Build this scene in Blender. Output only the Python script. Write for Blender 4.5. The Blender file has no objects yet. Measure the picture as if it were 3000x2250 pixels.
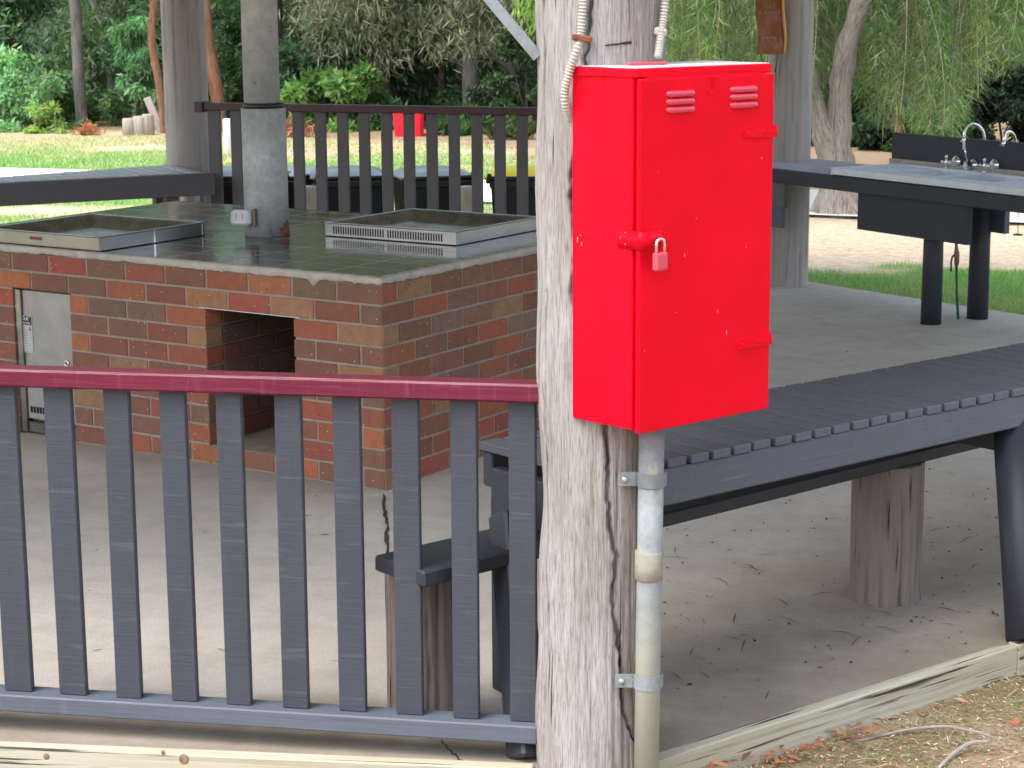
import bpy, math, random
import numpy as np
from mathutils import Vector, Matrix, noise as mnoise
rnd = random.Random(7); rng = np.random.default_rng(11)
C = bpy.context.scene.collection
sc = bpy.context.scene
# ---------------------------------------------------------------- camera calibration (measured from the brick courses)
FPX, PITCH, ROLL, HC = 5800.0, 0.1940, -0.00662, 2.0332
def ray(x, y):
    dx, dy = x-1500.0, y-1125.0
    cr, sr = math.cos(ROLL), math.sin(ROLL)
    u = cr*dx+sr*dy; v = -sr*dx+cr*dy
    s, c = math.sin(PITCH), math.cos(PITCH)
    return Vector((u, FPX*c-v*s, -FPX*s-v*c))
EYE = Vector((0, 0, HC))
def G(x, y, z=0.0):
    d = ray(x, y); return EYE+d*((z-HC)/d.z)
def at(x, y, Y):
    d = ray(x, y); return EYE+d*(Y/d.y)
def onpl(x, y, P, N):
    d = ray(x, y); return EYE+d*((P-EYE).dot(N)/d.dot(N))
cam_d = bpy.data.cameras.new('camera'); cam = bpy.data.objects.new('camera', cam_d); C.objects.link(cam)
s_, c_ = math.sin(PITCH), math.cos(PITCH); cr_, sr_ = math.cos(ROLL), math.sin(ROLL)
X_, DN_, FW_ = Vector((1, 0, 0)), Vector((0, -s_, -c_)), Vector((0, c_, -s_))
R_ = X_*cr_-DN_*sr_; U_ = -(X_*sr_+DN_*cr_); B_ = -FW_
cam.matrix_world = Matrix(((R_.x, U_.x, B_.x, 0), (R_.y, U_.y, B_.y, 0), (R_.z, U_.z, B_.z, HC), (0, 0, 0, 1)))
cam_d.sensor_width = 36; cam_d.lens = 36*FPX/3000; cam_d.clip_end = 600; cam_d.clip_start = .1
cam_d.dof.use_dof = True; cam_d.dof.focus_distance = 6.3; cam_d.dof.aperture_fstop = 15
sc.camera = cam
sc.render.resolution_x, sc.render.resolution_y = 1024, 768
# ---------------------------------------------------------------- helpers
BASE = {}
def V(*a): return Vector(a)
def tag(o, label=None, cat=None, group=None, kind=None):
    if label: o['label'] = label
    if cat: o['category'] = cat
    if group: o['group'] = group
    if kind: o['kind'] = kind
    return o
def thing(name, loc, label, cat, group=None, rz=0):
    o = bpy.data.objects.new(name, None); C.objects.link(o); o.location = loc; o.rotation_euler = (0, 0, rz)
    o.empty_display_size = .1
    BASE[o.name] = Vector(loc); return tag(o, label, cat, group)
class MB:
    def __init__(s): s.v, s.f, s.uv, s.sm, s.mi, s.col = [], [], [], [], [], []
    def face(s, idx, uvs, smooth=False, mi=0, col=None):
        s.f.append(tuple(idx)); s.uv.extend(uvs); s.sm.append(smooth); s.mi.append(mi); s.col.append(col)
    def box(s, c, size, ax=None, bev=.003, mi=0, col=None, taper=None, end=0):
        c = Vector(c); h = [q/2 for q in size]
        ax = ax or (V(1, 0, 0), V(0, 1, 0), V(0, 0, 1))
        b = min(bev, min(h)*.45); L = max(range(3), key=lambda i: h[i])
        ou, ov = rnd.random()*20, rnd.random()*20
        base = len(s.v); idx = {}; loc = []
        for sx in (-1, 1):
            for sy in (-1, 1):
                for sz in (-1, 1):
                    sg = (sx, sy, sz)
                    for k in range(3):
                        p = [sg[i]*(h[i]-(0 if i == k else b)) for i in range(3)]
                        if taper:
                            t = (p[taper[0]]/h[taper[0]]+1)/2; f = taper[1]+(1-taper[1])*t
                            for i in range(3):
                                if i != taper[0]: p[i] *= f
                        idx[(sg, k)] = base+len(loc); loc.append(p)
                        s.v.append(c+ax[0]*p[0]+ax[1]*p[1]+ax[2]*p[2])
        o1, o2 = [i for i in range(3) if i != L]
        def add(keys, nax):
            ids = [idx[k] for k in keys]; P = [Vector(loc[i-base]) for i in ids]
            n = (P[1]-P[0]).cross(P[2]-P[0]); m = sum(P, Vector())/len(P)
            if n.dot(m) < 0: ids.reverse(); P.reverse()
            if nax == L: uv = [(p[o1]+ou, p[o2]+ov) for p in P]
            else:
                w = o2 if nax == o1 else o1
                uv = [(p[L]+ou, p[w]+ov+(.37 if nax == o1 else 0)) for p in P]
            s.face(ids, uv, False, mi+(end if nax == L else 0), col)
        for k in range(3):
            a, bb = [i for i in range(3) if i != k]
            for sk in (-1, 1):
                ks = []
                for (p, q) in ((-1, -1), (1, -1), (1, 1), (-1, 1)):
                    sg = [0, 0, 0]; sg[k] = sk; sg[a] = p; sg[bb] = q; ks.append((tuple(sg), k))
                add(ks, k)
            for p in (-1, 1):
                for q in (-1, 1):
                    s0 = [0, 0, 0]; s0[a] = p; s0[bb] = q; s1 = list(s0); s0[k] = -1; s1[k] = 1
                    add([(tuple(s0), a), (tuple(s0), bb), (tuple(s1), bb), (tuple(s1), a)], a)
        for sx in (-1, 1):
            for sy in (-1, 1):
                for sz in (-1, 1): add([((sx, sy, sz), k) for k in range(3)], 0)
        return s
    def tube(s, pts, r, seg=12, caps=True, mi=0, smooth=True, col=None, closed=False, sq=1.0):
        pts = [Vector(p) for p in pts]; n = len(pts)
        rr = r if hasattr(r, '__len__') else [r]*n
        t0 = (pts[1]-pts[0]).normalized(); up = V(0, 0, 1) if abs(t0.z) < .9 else V(1, 0, 0)
        a = t0.cross(up).normalized(); base = len(s.v); d = 0; ds = []
        ou, ov = rnd.random()*20, rnd.random()*20
        for i, p in enumerate(pts):
            t = ((pts[min(i+1, n-1)]-pts[max(i-1, 0)])).normalized()
            a = (a-t*a.dot(t)).normalized(); b = t.cross(a)
            if i: d += (p-pts[i-1]).length
            ds.append(d)
            for k in range(seg):
                th = 2*math.pi*k/seg
                s.v.append(p+(a*math.cos(th)+b*math.sin(th)*sq)*rr[i])
        R = max(rr)
        for i in range(n-1):
            for k in range(seg):
                k2 = (k+1) % seg
                u0, u1 = ds[i]+ou, ds[i+1]+ou; v0, v1 = 2*math.pi*R*k/seg+ov, 2*math.pi*R*(k+1)/seg+ov
                s.face((base+i*seg+k, base+i*seg+k2, base+(i+1)*seg+k2, base+(i+1)*seg+k), [(u0, v0), (u0, v1), (u1, v1), (u1, v0)], smooth, mi, col)
        if caps:
            s.face([base+k for k in range(seg)][::-1], [(math.cos(6.28*k/seg)*R+ou, math.sin(6.28*k/seg)*R+ov) for k in range(seg)][::-1], False, mi, col)
            s.face([base+(n-1)*seg+k for k in range(seg)], [(math.cos(6.28*k/seg)*R+ou, math.sin(6.28*k/seg)*R+ov) for k in range(seg)], False, mi, col)
        return s
    def prism(s, poly, o, ax, depth, mi=0, col=None):      # poly in (ax0, ax1), extruded along ax2
        n = len(poly); b = len(s.v); ou = rnd.random()*9
        area = sum(poly[i][0]*poly[(i+1) % n][1]-poly[(i+1) % n][0]*poly[i][1] for i in range(n))
        if area < 0: poly = poly[::-1]
        if ax[0].cross(ax[1]).dot(ax[2]) < 0: poly = poly[::-1]
        for z in (0, depth):
            for p in poly: s.v.append(o+ax[0]*p[0]+ax[1]*p[1]+ax[2]*z)
        lo = [b+i for i in range(n)]; hi = [b+n+i for i in range(n)]
        if depth < 0: lo, hi = hi, lo
        s.face(lo[::-1], [(p[0]+ou, p[1]) for p in poly][::-1], False, mi, col)
        s.face(hi, [(p[0]+ou, p[1]) for p in poly], False, mi, col)
        for i in range(n):
            j = (i+1) % n
            s.face((lo[i], lo[j], hi[j], hi[i]), [(poly[i][0]+ou, poly[i][1]), (poly[j][0]+ou, poly[j][1]), (poly[j][0]+ou, poly[j][1]+depth), (poly[i][0]+ou, poly[i][1]+depth)], False, mi, col)
        return s
    def ellip(s, c, r, ax=None, nu=14, nv=8, mi=0, half=False):
        ax = ax or (V(1, 0, 0), V(0, 1, 0), V(0, 0, 1)); b = len(s.v); c = Vector(c)
        v1 = math.pi/2 if half else math.pi
        for j in range(nv+1):
            ph = v1*j/nv
            for i in range(nu):
                th = 2*math.pi*i/nu
                s.v.append(c+ax[0]*(r[0]*math.sin(ph)*math.cos(th))+ax[1]*(r[1]*math.sin(ph)*math.sin(th))+ax[2]*(r[2]*math.cos(ph)))
        for j in range(nv):
            for i in range(nu):
                i2 = (i+1) % nu
                s.face((b+j*nu+i, b+(j+1)*nu+i, b+(j+1)*nu+i2, b+j*nu+i2), [(i/nu, j/nv)]*4, True, mi)
        return s
    def build(s, name, mat, parent=None, world=True, origin=None):
        me = bpy.data.meshes.new(name); off = V(0, 0, 0)
        if parent is not None:
            off = BASE.get(parent.name, V(0, 0, 0)) if world else V(0, 0, 0)
        elif world:
            xs = [p[0] for p in s.v]; ys = [p[1] for p in s.v]; zs = [p[2] for p in s.v]
            off = Vector(origin) if origin else V((min(xs)+max(xs))/2, (min(ys)+max(ys))/2, min(zs))
        me.from_pydata([tuple(Vector(p)-off) for p in s.v], [], s.f)
        uvl = me.uv_layers.new(name='UVMap'); uvl.data.foreach_set('uv', [q for p in s.uv for q in p])
        me.polygons.foreach_set('use_smooth', s.sm); me.polygons.foreach_set('material_index', s.mi)
        if any(c is not None for c in s.col):
            ca = me.color_attributes.new('Col', 'FLOAT_COLOR', 'CORNER'); dat = []
            for f, c in zip(s.f, s.col): dat += list((c or (1, 1, 1))+(1,) if not c or len(c) == 3 else c)*len(f)
            ca.data.foreach_set('color', dat)
        for m in (mat if isinstance(mat, (list, tuple)) else [mat]): me.materials.append(m)
        me.update()
        o = bpy.data.objects.new(name, me); C.objects.link(o)
        if parent is not None:
            o.parent = parent; BASE[o.name] = off
        elif world: o.location = off; BASE[o.name] = off
        return o
def copy_tree(o, parent=None):
    c = o.copy(); C.objects.link(c); c.parent = parent
    for ch in list(o.children): copy_tree(ch, c)
    return c
# ---------------------------------------------------------------- materials
class NT:
    def __init__(s, name):
        s.m = bpy.data.materials.new(name); s.m.use_nodes = True; s.t = s.m.node_tree; s.n = s.t.nodes
        s.b = s.n['Principled BSDF']; s.out = s.n['Material Output']
    def new(s, ty, **kw):
        n = s.n.new(ty)
        for k, v in kw.items():
            if k in n.inputs: n.inputs[k].default_value = v
            else: setattr(n, k, v)
        return n
    def link(s, a, b): s.t.links.new(a, b)
    def coord(s, kind='UV', scale=(1, 1, 1)):
        tc = s.new('ShaderNodeTexCoord'); mp = s.new('ShaderNodeMapping'); mp.inputs['Scale'].default_value = scale
        s.link(tc.outputs[kind], mp.inputs['Vector']); return mp.outputs['Vector']
    def noise(s, vec, scale, detail=4, rough=.55, dist=0):
        n = s.new('ShaderNodeTexNoise'); n.inputs['Scale'].default_value = scale; n.inputs['Detail'].default_value = detail
        n.inputs['Roughness'].default_value = rough; n.inputs['Distortion'].default_value = dist
        s.link(vec, n.inputs['Vector']); return n.outputs['Fac']
    def ramp(s, fac, stops, interp='LINEAR'):
        r = s.new('ShaderNodeValToRGB'); cr = r.color_ramp; cr.interpolation = interp
        while len(cr.elements) < len(stops): cr.elements.new(.5)
        for e, (p, c) in zip(cr.elements, stops):
            e.position = p; e.color = (c, c, c, 1) if not hasattr(c, '__len__') else (*c, 1)
        s.link(fac, r.inputs['Fac']); return r.outputs['Color']
    def mix(s, fac, a, b, mode='MIX'):
        m = s.new('ShaderNodeMix'); m.data_type = 'RGBA'; m.blend_type = mode
        for sock, val in ((m.inputs[0], fac), (m.inputs[6], a), (m.inputs[7], b)):
            if hasattr(val, 'is_linked'): s.link(val, sock)
            elif hasattr(val, '__len__'): sock.default_value = (*val, 1)
            else: sock.default_value = val
        return m.outputs[2]
    def math(s, op, a, b=0.0, c=None):
        m = s.new('ShaderNodeMath'); m.operation = op
        for sock, val in zip(m.inputs, (a, b) if c is None else (a, b, c)):
            if hasattr(val, 'is_linked'): s.link(val, sock)
            else: sock.default_value = val
        return m.outputs[0]
    def bump(s, h, strength=.3, dist=.002, prev=None):
        b = s.new('ShaderNodeBump'); b.inputs['Strength'].default_value = strength; b.inputs['Distance'].default_value = dist
        s.link(h, b.inputs['Height'])
        if prev is not None: s.link(prev, b.inputs['Normal'])
        return b.outputs['Normal']
    def fin(s, col=None, rough=.6, normal=None, metal=0, spec=None):
        for k, v in (('Base Color', col), ('Roughness', rough), ('Normal', normal), ('Metallic', metal), ('Specular IOR Level', spec)):
            if v is None: continue
            if hasattr(v, 'is_linked'): s.link(v, s.b.inputs[k])
            elif hasattr(v, '__len__'): s.b.inputs[k].default_value = (*v, 1)
            else: s.b.inputs[k].default_value = v
        return s.m
def m_plain(name, col, rough=.5, metal=0, var=.15, sc_=8):
    t = NT(name); v = t.coord('Object'); n = t.noise(v, sc_, 5)
    c = t.mix(t.ramp(n, [(.3, 0), (.7, 1)]), tuple(q*(1-var) for q in col), tuple(min(1, q*(1+var)) for q in col))
    return t.fin(c, t.math('ADD', t.math('MULTIPLY', n, .15), rough-.07), t.bump(t.noise(v, 90, 3), .08, .001), metal)
def m_paint(name, base, hi, rough=.5, saw=1.0, grain=.5, lines=.35):
    """painted rough-sawn timber: fine grain along u, saw marks across, worn flecks"""
    t = NT(name)
    g = t.noise(t.coord('UV', (3, 90, 1)), 1, 6, .6)
    sw = t.noise(t.coord('UV', (120, 3.0, 1)), 1, 5, .7, .9)
    swl = t.noise(t.coord('UV', (46, 3.5, 1)), 1, 3, .6, .8)
    big = t.noise(t.coord('UV', (2.2, 5, 1)), 1, 4)
    c = t.mix(t.ramp(big, [(.3, 0), (.7, 1)]), base, tuple(q*1.18 for q in base))
    c = t.mix(t.math('MULTIPLY', t.ramp(swl, [(.58, 0), (.70, 1)]), lines*saw), c, hi)
    c = t.mix(t.math('MULTIPLY', t.ramp(sw, [(.60, 0), (.72, 1)]), lines*.8*saw), c, hi)
    c = t.mix(t.math('MULTIPLY', t.ramp(g, [(.62, 0), (.75, 1)]), lines*.7*grain), c, hi)
    c = t.mix(t.math('MULTIPLY', t.ramp(g, [(.25, 1), (.38, 0)]), .5*grain), c, tuple(q*.5 for q in base))
    nb = t.bump(g, .35*grain, .003); nb = t.bump(sw, .35*saw, .003, nb)
    return t.fin(c, t.math('ADD', t.math('MULTIPLY', big, .2), rough-.1), nb, 0, .35)
CHAR = m_paint('charcoal_paint', (.043, .049, .065), (.090, .101, .128), .55, 1.3, .8, .38)
CHARD = m_paint('charcoal_paint_smooth', (.026, .029, .04), (.07, .075, .095), .5, .3, .8, .3)
CHARL = m_paint('charcoal_paint_lit_weathered', (.085, .100, .130), (.20, .225, .28), .55, .15, 1.6, .75)  # worn flecks; lighter base paints front light onto table beam and board ends
CHARB = m_paint('charcoal_paint_back', (.10, .095, .105), (.15, .145, .155), .6, .2, .4, .2)
MAROON = m_paint('maroon_paint', (.115, .012, .032), (.30, .085, .13), .30, .25, 1.6, .9)
MAROOND = m_paint('maroon_paint_dull', (.06, .025, .038), (.2, .1, .12), .45, .1, .6, .4)
def m_weather(name, pale, mid, dark, crack=.8, su=1.4, sv=38, ct=.29):
    t = NT(name)
    g = t.noise(t.coord('UV', (su, sv, 1)), 1, 8, .62, .2)
    ck = t.noise(t.coord('UV', (su*.7, sv*.45, 1)), 1, 5, .6, 1.2)
    big = t.noise(t.coord('UV', (1.3, 6, 1)), 1, 4)
    fine = t.noise(t.coord('UV', (12, 260, 1)), 1, 3)
    c = t.mix(t.ramp(big, [(.35, 0), (.62, 1)]), mid, pale)
    c = t.mix(t.ramp(g, [(.30, 1), (.47, 0)]), c, dark)
    c = t.mix(t.math('MULTIPLY', t.ramp(fine, [(.35, 1), (.6, 0)]), .35), c, mid)
    cr = t.ramp(t.noise(t.coord('UV', (su*1.4, sv*1.3, 1)), 1, 3, .5, .15), [(ct, 1), (ct+.05, 0)])
    cr = t.math('MULTIPLY', cr, t.ramp(t.noise(t.coord('UV', (2, 14, 1)), 1, 2), [(.42, 0), (.55, crack)]))
    atc = t.new('ShaderNodeAttribute'); atc.attribute_name = 'Col'; cr = t.math('MAXIMUM', cr, t.math('MULTIPLY', atc.outputs['Fac'], t.ramp(t.noise(t.coord('UV', (10, 70, 1)), 1, 4), [(.3, .9), (.62, .2)])))
    c = t.mix(cr, c, tuple(q*.25 for q in dark))
    nb = t.bump(g, .6, .006); nb = t.bump(t.math('SUBTRACT', 1.0, cr), .6, .006, nb)
    return t.fin(c, .85, nb, 0, .25)
def m_postw():
    t = NT('split_hardwood')
    g = t.noise(t.coord('UV', (3.2, 80, 1)), 1, 9, .7, .1); f = t.noise(t.coord('UV', (16, 330, 1)), 1, 5, .7); big = t.noise(t.coord('UV', (1.6, 7, 1)), 1, 5, .6)
    ck = t.noise(t.coord('UV', (1.3, 34, 1)), 1, 6, .6, .35); mk = t.noise(t.coord('UV', (2.2, 12, 1)), 1, 3)
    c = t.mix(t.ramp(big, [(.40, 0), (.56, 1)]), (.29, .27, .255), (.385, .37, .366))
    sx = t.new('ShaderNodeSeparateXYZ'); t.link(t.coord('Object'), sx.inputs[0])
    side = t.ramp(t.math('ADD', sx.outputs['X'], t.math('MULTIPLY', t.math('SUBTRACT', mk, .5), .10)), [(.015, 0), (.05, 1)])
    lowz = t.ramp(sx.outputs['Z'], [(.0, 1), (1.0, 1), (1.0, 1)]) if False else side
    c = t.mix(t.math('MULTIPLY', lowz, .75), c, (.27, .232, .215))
    c = t.mix(t.ramp(g, [(.32, .8), (.48, 0)]), c, (.17, .14, .125)); c = t.mix(t.ramp(g, [(.60, 0), (.72, .6)]), c, (.54, .52, .53))
    c = t.mix(t.ramp(f, [(.36, .75), (.50, 0)]), c, (.12, .10, .09)); c = t.mix(t.ramp(f, [(.56, 0), (.66, .5)]), c, (.52, .50, .50))
    sl_ = t.noise(t.coord('UV', (2.0, 85, 1)), 1, 3, .5, .1); cr = t.math('MULTIPLY', t.ramp(sl_, [(.30, 1), (.35, 0)]), t.ramp(mk, [(.40, 0), (.48, 1)]))
    atc = t.new('ShaderNodeAttribute'); atc.attribute_name = 'Col'; cr = t.math('MAXIMUM', cr, t.math('MULTIPLY', atc.outputs['Fac'], t.ramp(t.noise(t.coord('UV', (14, 90, 1)), 1, 4), [(.3, 1), (.62, .35)])))
    c = t.mix(cr, c, (.035, .026, .022))
    nb = t.bump(g, .8, .008); nb = t.bump(t.math('SUBTRACT', 1.0, cr), .8, .008, nb); nb = t.bump(f, .25, .002, nb)
    return t.fin(c, .88, nb, 0, .2)
POSTW0 = m_weather('weathered_hardwood', (.40, .375, .37), (.29, .255, .235), (.18, .145, .125), .9, 1.1, 75)
POSTW = m_postw()
POSTB = m_weather('treated_pole_grey', (.44, .41, .40), (.35, .32, .31), (.26, .23, .225), .5, .5, 24)
STUMP = m_weather('stump_wood', (.25, .215, .19), (.18, .15, .132), (.10, .078, .065), 1.0, 1.6, 40, .35)
EDGEW = m_weather('treated_pine_edging', (.46, .45, .37), (.42, .385, .28), (.28, .24, .17), 1.0, 1.2, 45, .37)
LOGW = m_weather('old_log', (.42, .38, .35), (.3, .26, .23), (.15, .12, .1), .8, 1.6, 20)
def m_bark(name, a, b, d, sx=2.5, sv=22, st=1):
    t = NT(name)
    g = t.noise(t.coord('UV', (sx, sv, 1)), 1, 6, .65, 1.5); big = t.noise(t.coord('UV', (1.5, 4, 1)), 1, 3)
    c = t.mix(t.ramp(big, [(.35, 0), (.65, 1)]), a, b); c = t.mix(t.ramp(g, [(.35, 1), (.52, 0)]), c, d)
    return t.fin(c, .9, t.bump(g, st, .03), 0, .2)
BARK_G = m_bark('grey_bark', (.17, .155, .15), (.25, .235, .22), (.07, .06, .055))
BARK_D = m_bark('dark_bark', (.06, .052, .05), (.11, .09, .09), (.03, .025, .025))
BARK_R = m_bark('reddish_bark', (.22, .10, .06), (.3, .17, .11), (.1, .05, .035))
BARK_P = m_bark('pale_furrowed_bark', (.30, .26, .235), (.42, .38, .35), (.09, .07, .06), 5.0, 34, 1)
def m_metal(name, col, rough=.35, aniso_uv=(4, 300), metal=1.0, blot=.1):
    t = NT(name); g = t.noise(t.coord('UV', (*aniso_uv, 1)), 1, 3); big = t.noise(t.coord('Object'), 9, 4)
    c = t.mix(t.ramp(big, [(.3, 0), (.7, 1)]), tuple(q*(1-blot) for q in col), tuple(min(1, q*(1+blot)) for q in col))
    return t.fin(c, t.math('ADD', t.math('MULTIPLY', g, .18), rough-.08), t.bump(g, .05, .0006), metal)
STEEL = m_metal('brushed_stainless', (.66, .70, .76), .48, (4, 300), .55)
STEELH = m_metal('hotplate_stainless', (.33, .33, .33), .30)
STEELD = m_metal('stained_stainless', (.30, .30, .29), .28, (4, 200), 1, .3)
CHROME = m_metal('chrome', (.8, .8, .82), .1)
def m_galv(name, a, b, rough=.5, metal=.55, sc_=60, rust=None, low=False, spots=0):
    t = NT(name); vor = t.new('ShaderNodeTexVoronoi'); vor.inputs['Scale'].default_value = sc_; t.link(t.coord('Object'), vor.inputs['Vector'])
    n = t.noise(t.coord('Object'), 7, 6, .65); n2 = t.noise(t.coord('Object', (1, 1, .35)), 16, 5, .7)
    c = t.mix(t.math('MULTIPLY', vor.outputs['Distance'], 1.2), a, b); c = t.mix(t.ramp(n, [(.35, 0), (.68, .85)]), c, tuple(q*.62 for q in a))
    if rust: c = t.mix(t.ramp(n2, [(rust[0], 0), (rust[0]+.06, 1)]), c, rust[1])
    if low:
        sx = t.new('ShaderNodeSeparateXYZ'); t.link(t.coord('Object'), sx.inputs[0])
        k = t.ramp(t.math('ADD', sx.outputs['Z'], t.math('MULTIPLY', t.math('SUBTRACT', n, .5), .5)), [(.30, .85), (.62, 0)])
        c = t.mix(k, c, (.34, .345, .29))
    if spots:
        q = t.ramp(t.noise(t.coord('Object'), 55, 3, .5), [(.66, 0), (.70, 1)]); q2 = t.ramp(t.noise(t.coord('Object'), 6, 3), [(.42, 0), (.6, 1)])
        c = t.mix(t.math('MULTIPLY', t.math('MULTIPLY', q, q2), .8), c, (.07, .075, .08))
    return t.fin(c, rough, t.bump(n2, .1, .002), metal)
GALV = m_galv('galvanised_pipe', (.24, .275, .295), (.31, .34, .35), .75, .0, 60, (.56, (.34, .32, .25)), True)
GALVS = m_galv('galvanised_brace', (.22, .25, .275), (.29, .32, .345), .7, .1, 90)
FLUE = m_galv('weathered_flue', (.42, .45, .47), (.54, .57, .59), .6, .1, 40, (.74, (.16, .15, .14)), False, 1)
FLUEU = m_galv('grey_flue_upper', (.50, .515, .50), (.58, .59, .575), .65, .0, 40, (.80, (.10, .09, .08)), False, 1)
RUST = m_plain('rust', (.20, .06, .03), .85, 0, .5, 30)
def m_red():
    t = NT('red_gloss_enamel'); v = t.coord('Object')
    n = t.noise(v, 6, 5); sp = t.new('ShaderNodeTexVoronoi'); sp.inputs['Scale'].default_value = 26; t.link(t.coord('Object', (1, 1, .42)), sp.inputs['Vector'])
    c = t.mix(t.ramp(n, [(.3, 0), (.7, 1)]), (.70, .001, .014), (.80, .0012, .018))
    rare = t.noise(v, 9, 2)
    chip = t.math('MULTIPLY', t.ramp(sp.outputs['Distance'], [(.045, 1), (.075, 0)]), t.ramp(rare, [(.60, 0), (.63, 1)]))
    c = t.mix(t.math('MULTIPLY', chip, .10), c, (.8, .35, .35))
    nb = t.bump(t.noise(v, 3.2, 2), .25, .012); nb = t.bump(t.noise(v, 140, 3), .06, .0006, nb)
    m = t.fin(c, t.math('ADD', t.math('MULTIPLY', n, .12), .36), nb, 0, .10)
    return m
RED = m_red(); REDG = m_plain('glossy_louvre_red', (.62, .02, .06), .18, 0, .05); REDG.node_tree.nodes['Principled BSDF'].inputs['Coat Weight'].default_value = 1; REDP = m_plain('faded_pink_red_paint', (.60, .075, .10), .45, 0, .06); REDPL = m_plain('red_plastic', (.75, .008, .03), .4, 0, .05)
BLACK = m_plain('black_plastic', (.018, .018, .022), .45, 0, .3); DARK = m_plain('dark_void', (.012, .012, .012), .9)
WHITEP = m_plain('white_plastic', (.74, .75, .76), .4, 0, .04); GREY = m_plain('grey_conduit', (.42, .40, .36), .6, 0, .15, 40)
BINB = m_plain('dark_green_bin_plastic', (.016, .024, .024), .5, 0, .2); BINL = m_plain('grey_green_bin_lid', (.28, .35, .36), .3, 0, .15)
YEL = m_plain('yellow_bin_lid', (.90, .74, .01), .6, 0, .04); GREENH = m_plain('green_hose', (.02, .10, .04), .5); BRASS = m_plain('dull_brass', (.22, .15, .12), .5, .5, .3)
ORANGEP = NT('orange_vinyl')
_n = ORANGEP.noise(ORANGEP.coord('Object'), 14, 4)
ORANGE = ORANGEP.fin(ORANGEP.mix(_n, (.24, .055, .015), (.34, .10, .02)), .22, ORANGEP.bump(ORANGEP.noise(ORANGEP.coord('Object', (6, 6, 1)), 5, 3), .4, .01))
ORANGE2 = m_plain('orange_vinyl_edge', (.85, .40, .06), .25, 0, .1); INK = m_plain('pale_print', (.42, .25, .2), .6); PALEPOST = m_plain('pale_timber', (.50, .46, .36), .8, 0, .2)
def m_brick():
    t = NT('face_brick'); at_ = t.new('ShaderNodeAttribute'); at_.attribute_name = 'Col'
    v = t.coord('Object'); n = t.noise(v, 22, 5, .6); n2 = t.noise(v, 150, 3)
    c = t.mix(t.math('MULTIPLY', t.ramp(n, [(.3, 0), (.7, 1)]), .40), at_.outputs['Color'], (.11, .065, .05))
    c = t.mix(t.math('MULTIPLY', t.ramp(t.noise(v, 9, 3), [(.5, 0), (.72, 1)]), .3), c, (.30, .12, .06))
    sp = t.new('ShaderNodeTexVoronoi'); sp.inputs['Scale'].default_value = 48; t.link(v, sp.inputs['Vector'])
    s1 = t.math('MULTIPLY', t.ramp(sp.outputs['Distance'], [(.10, 1), (.15, 0)]), t.ramp(sp.outputs['Color'], [(.70, 0), (.72, 1)], 'CONSTANT'))
    c = t.mix(s1, c, (.68, .55, .44))
    sp2 = t.new('ShaderNodeTexVoronoi'); sp2.inputs['Scale'].default_value = 75; t.link(v, sp2.inputs['Vector'])
    s2 = t.math('MULTIPLY', t.ramp(sp2.outputs['Distance'], [(.22, 1), (.32, 0)]), t.ramp(sp2.outputs['Color'], [(.86, 0), (.87, 1)], 'CONSTANT'))
    c = t.mix(t.math('MULTIPLY', s2, .85), c, (.035, .02, .018))
    return t.fin(c, .85, t.bump(n2, .35, .002, t.bump(n, .3, .004)), 0, .25)
BRICK = m_brick()
def m_mortar(name, a, b):
    t = NT(name); v = t.coord('Object'); n = t.noise(v, 14, 6, .65)
    return t.fin(t.mix(t.ramp(n, [(.3, 0), (.7, 1)]), a, b), .9, t.bump(t.noise(v, 60, 5), .5, .004), 0, .2)
MORTAR = m_mortar('mortar', (.25, .205, .16), (.345, .285, .23)); RENDER = m_mortar('cement_render', (.34, .31, .265), (.52, .48, .43))
def m_tile():
    t = NT('dark_glazed_tile'); br = t.new('ShaderNodeTexBrick'); t.link(t.coord('UV'), br.inputs['Vector'])
    br.offset = 0; br.inputs['Scale'].default_value = 1; br.inputs['Brick Width'].default_value = .30; br.inputs['Row Height'].default_value = .205
    br.inputs['Mortar Size'].default_value = .006; br.inputs['Mortar Smooth'].default_value = .3
    br.inputs['Color1'].default_value = (.062, .066, .060, 1); br.inputs['Color2'].default_value = (.085, .089, .080, 1); br.inputs['Mortar'].default_value = (.30, .30, .25, 1)
    n = t.noise(t.coord('Object'), 3.5, 5, .6)
    r = t.math('ADD', t.math('MULTIPLY', br.outputs['Fac'], .35), t.math('ADD', t.math('MULTIPLY', n, .14), .04))
    nb = t.bump(br.outputs['Fac'], -.25, .002); nb = t.bump(t.noise(t.coord('Object'), 5, 2), .12, .02, nb)
    return t.fin(br.outputs['Color'], r, nb, 0, 1.0)
TILE = m_tile()
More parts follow.
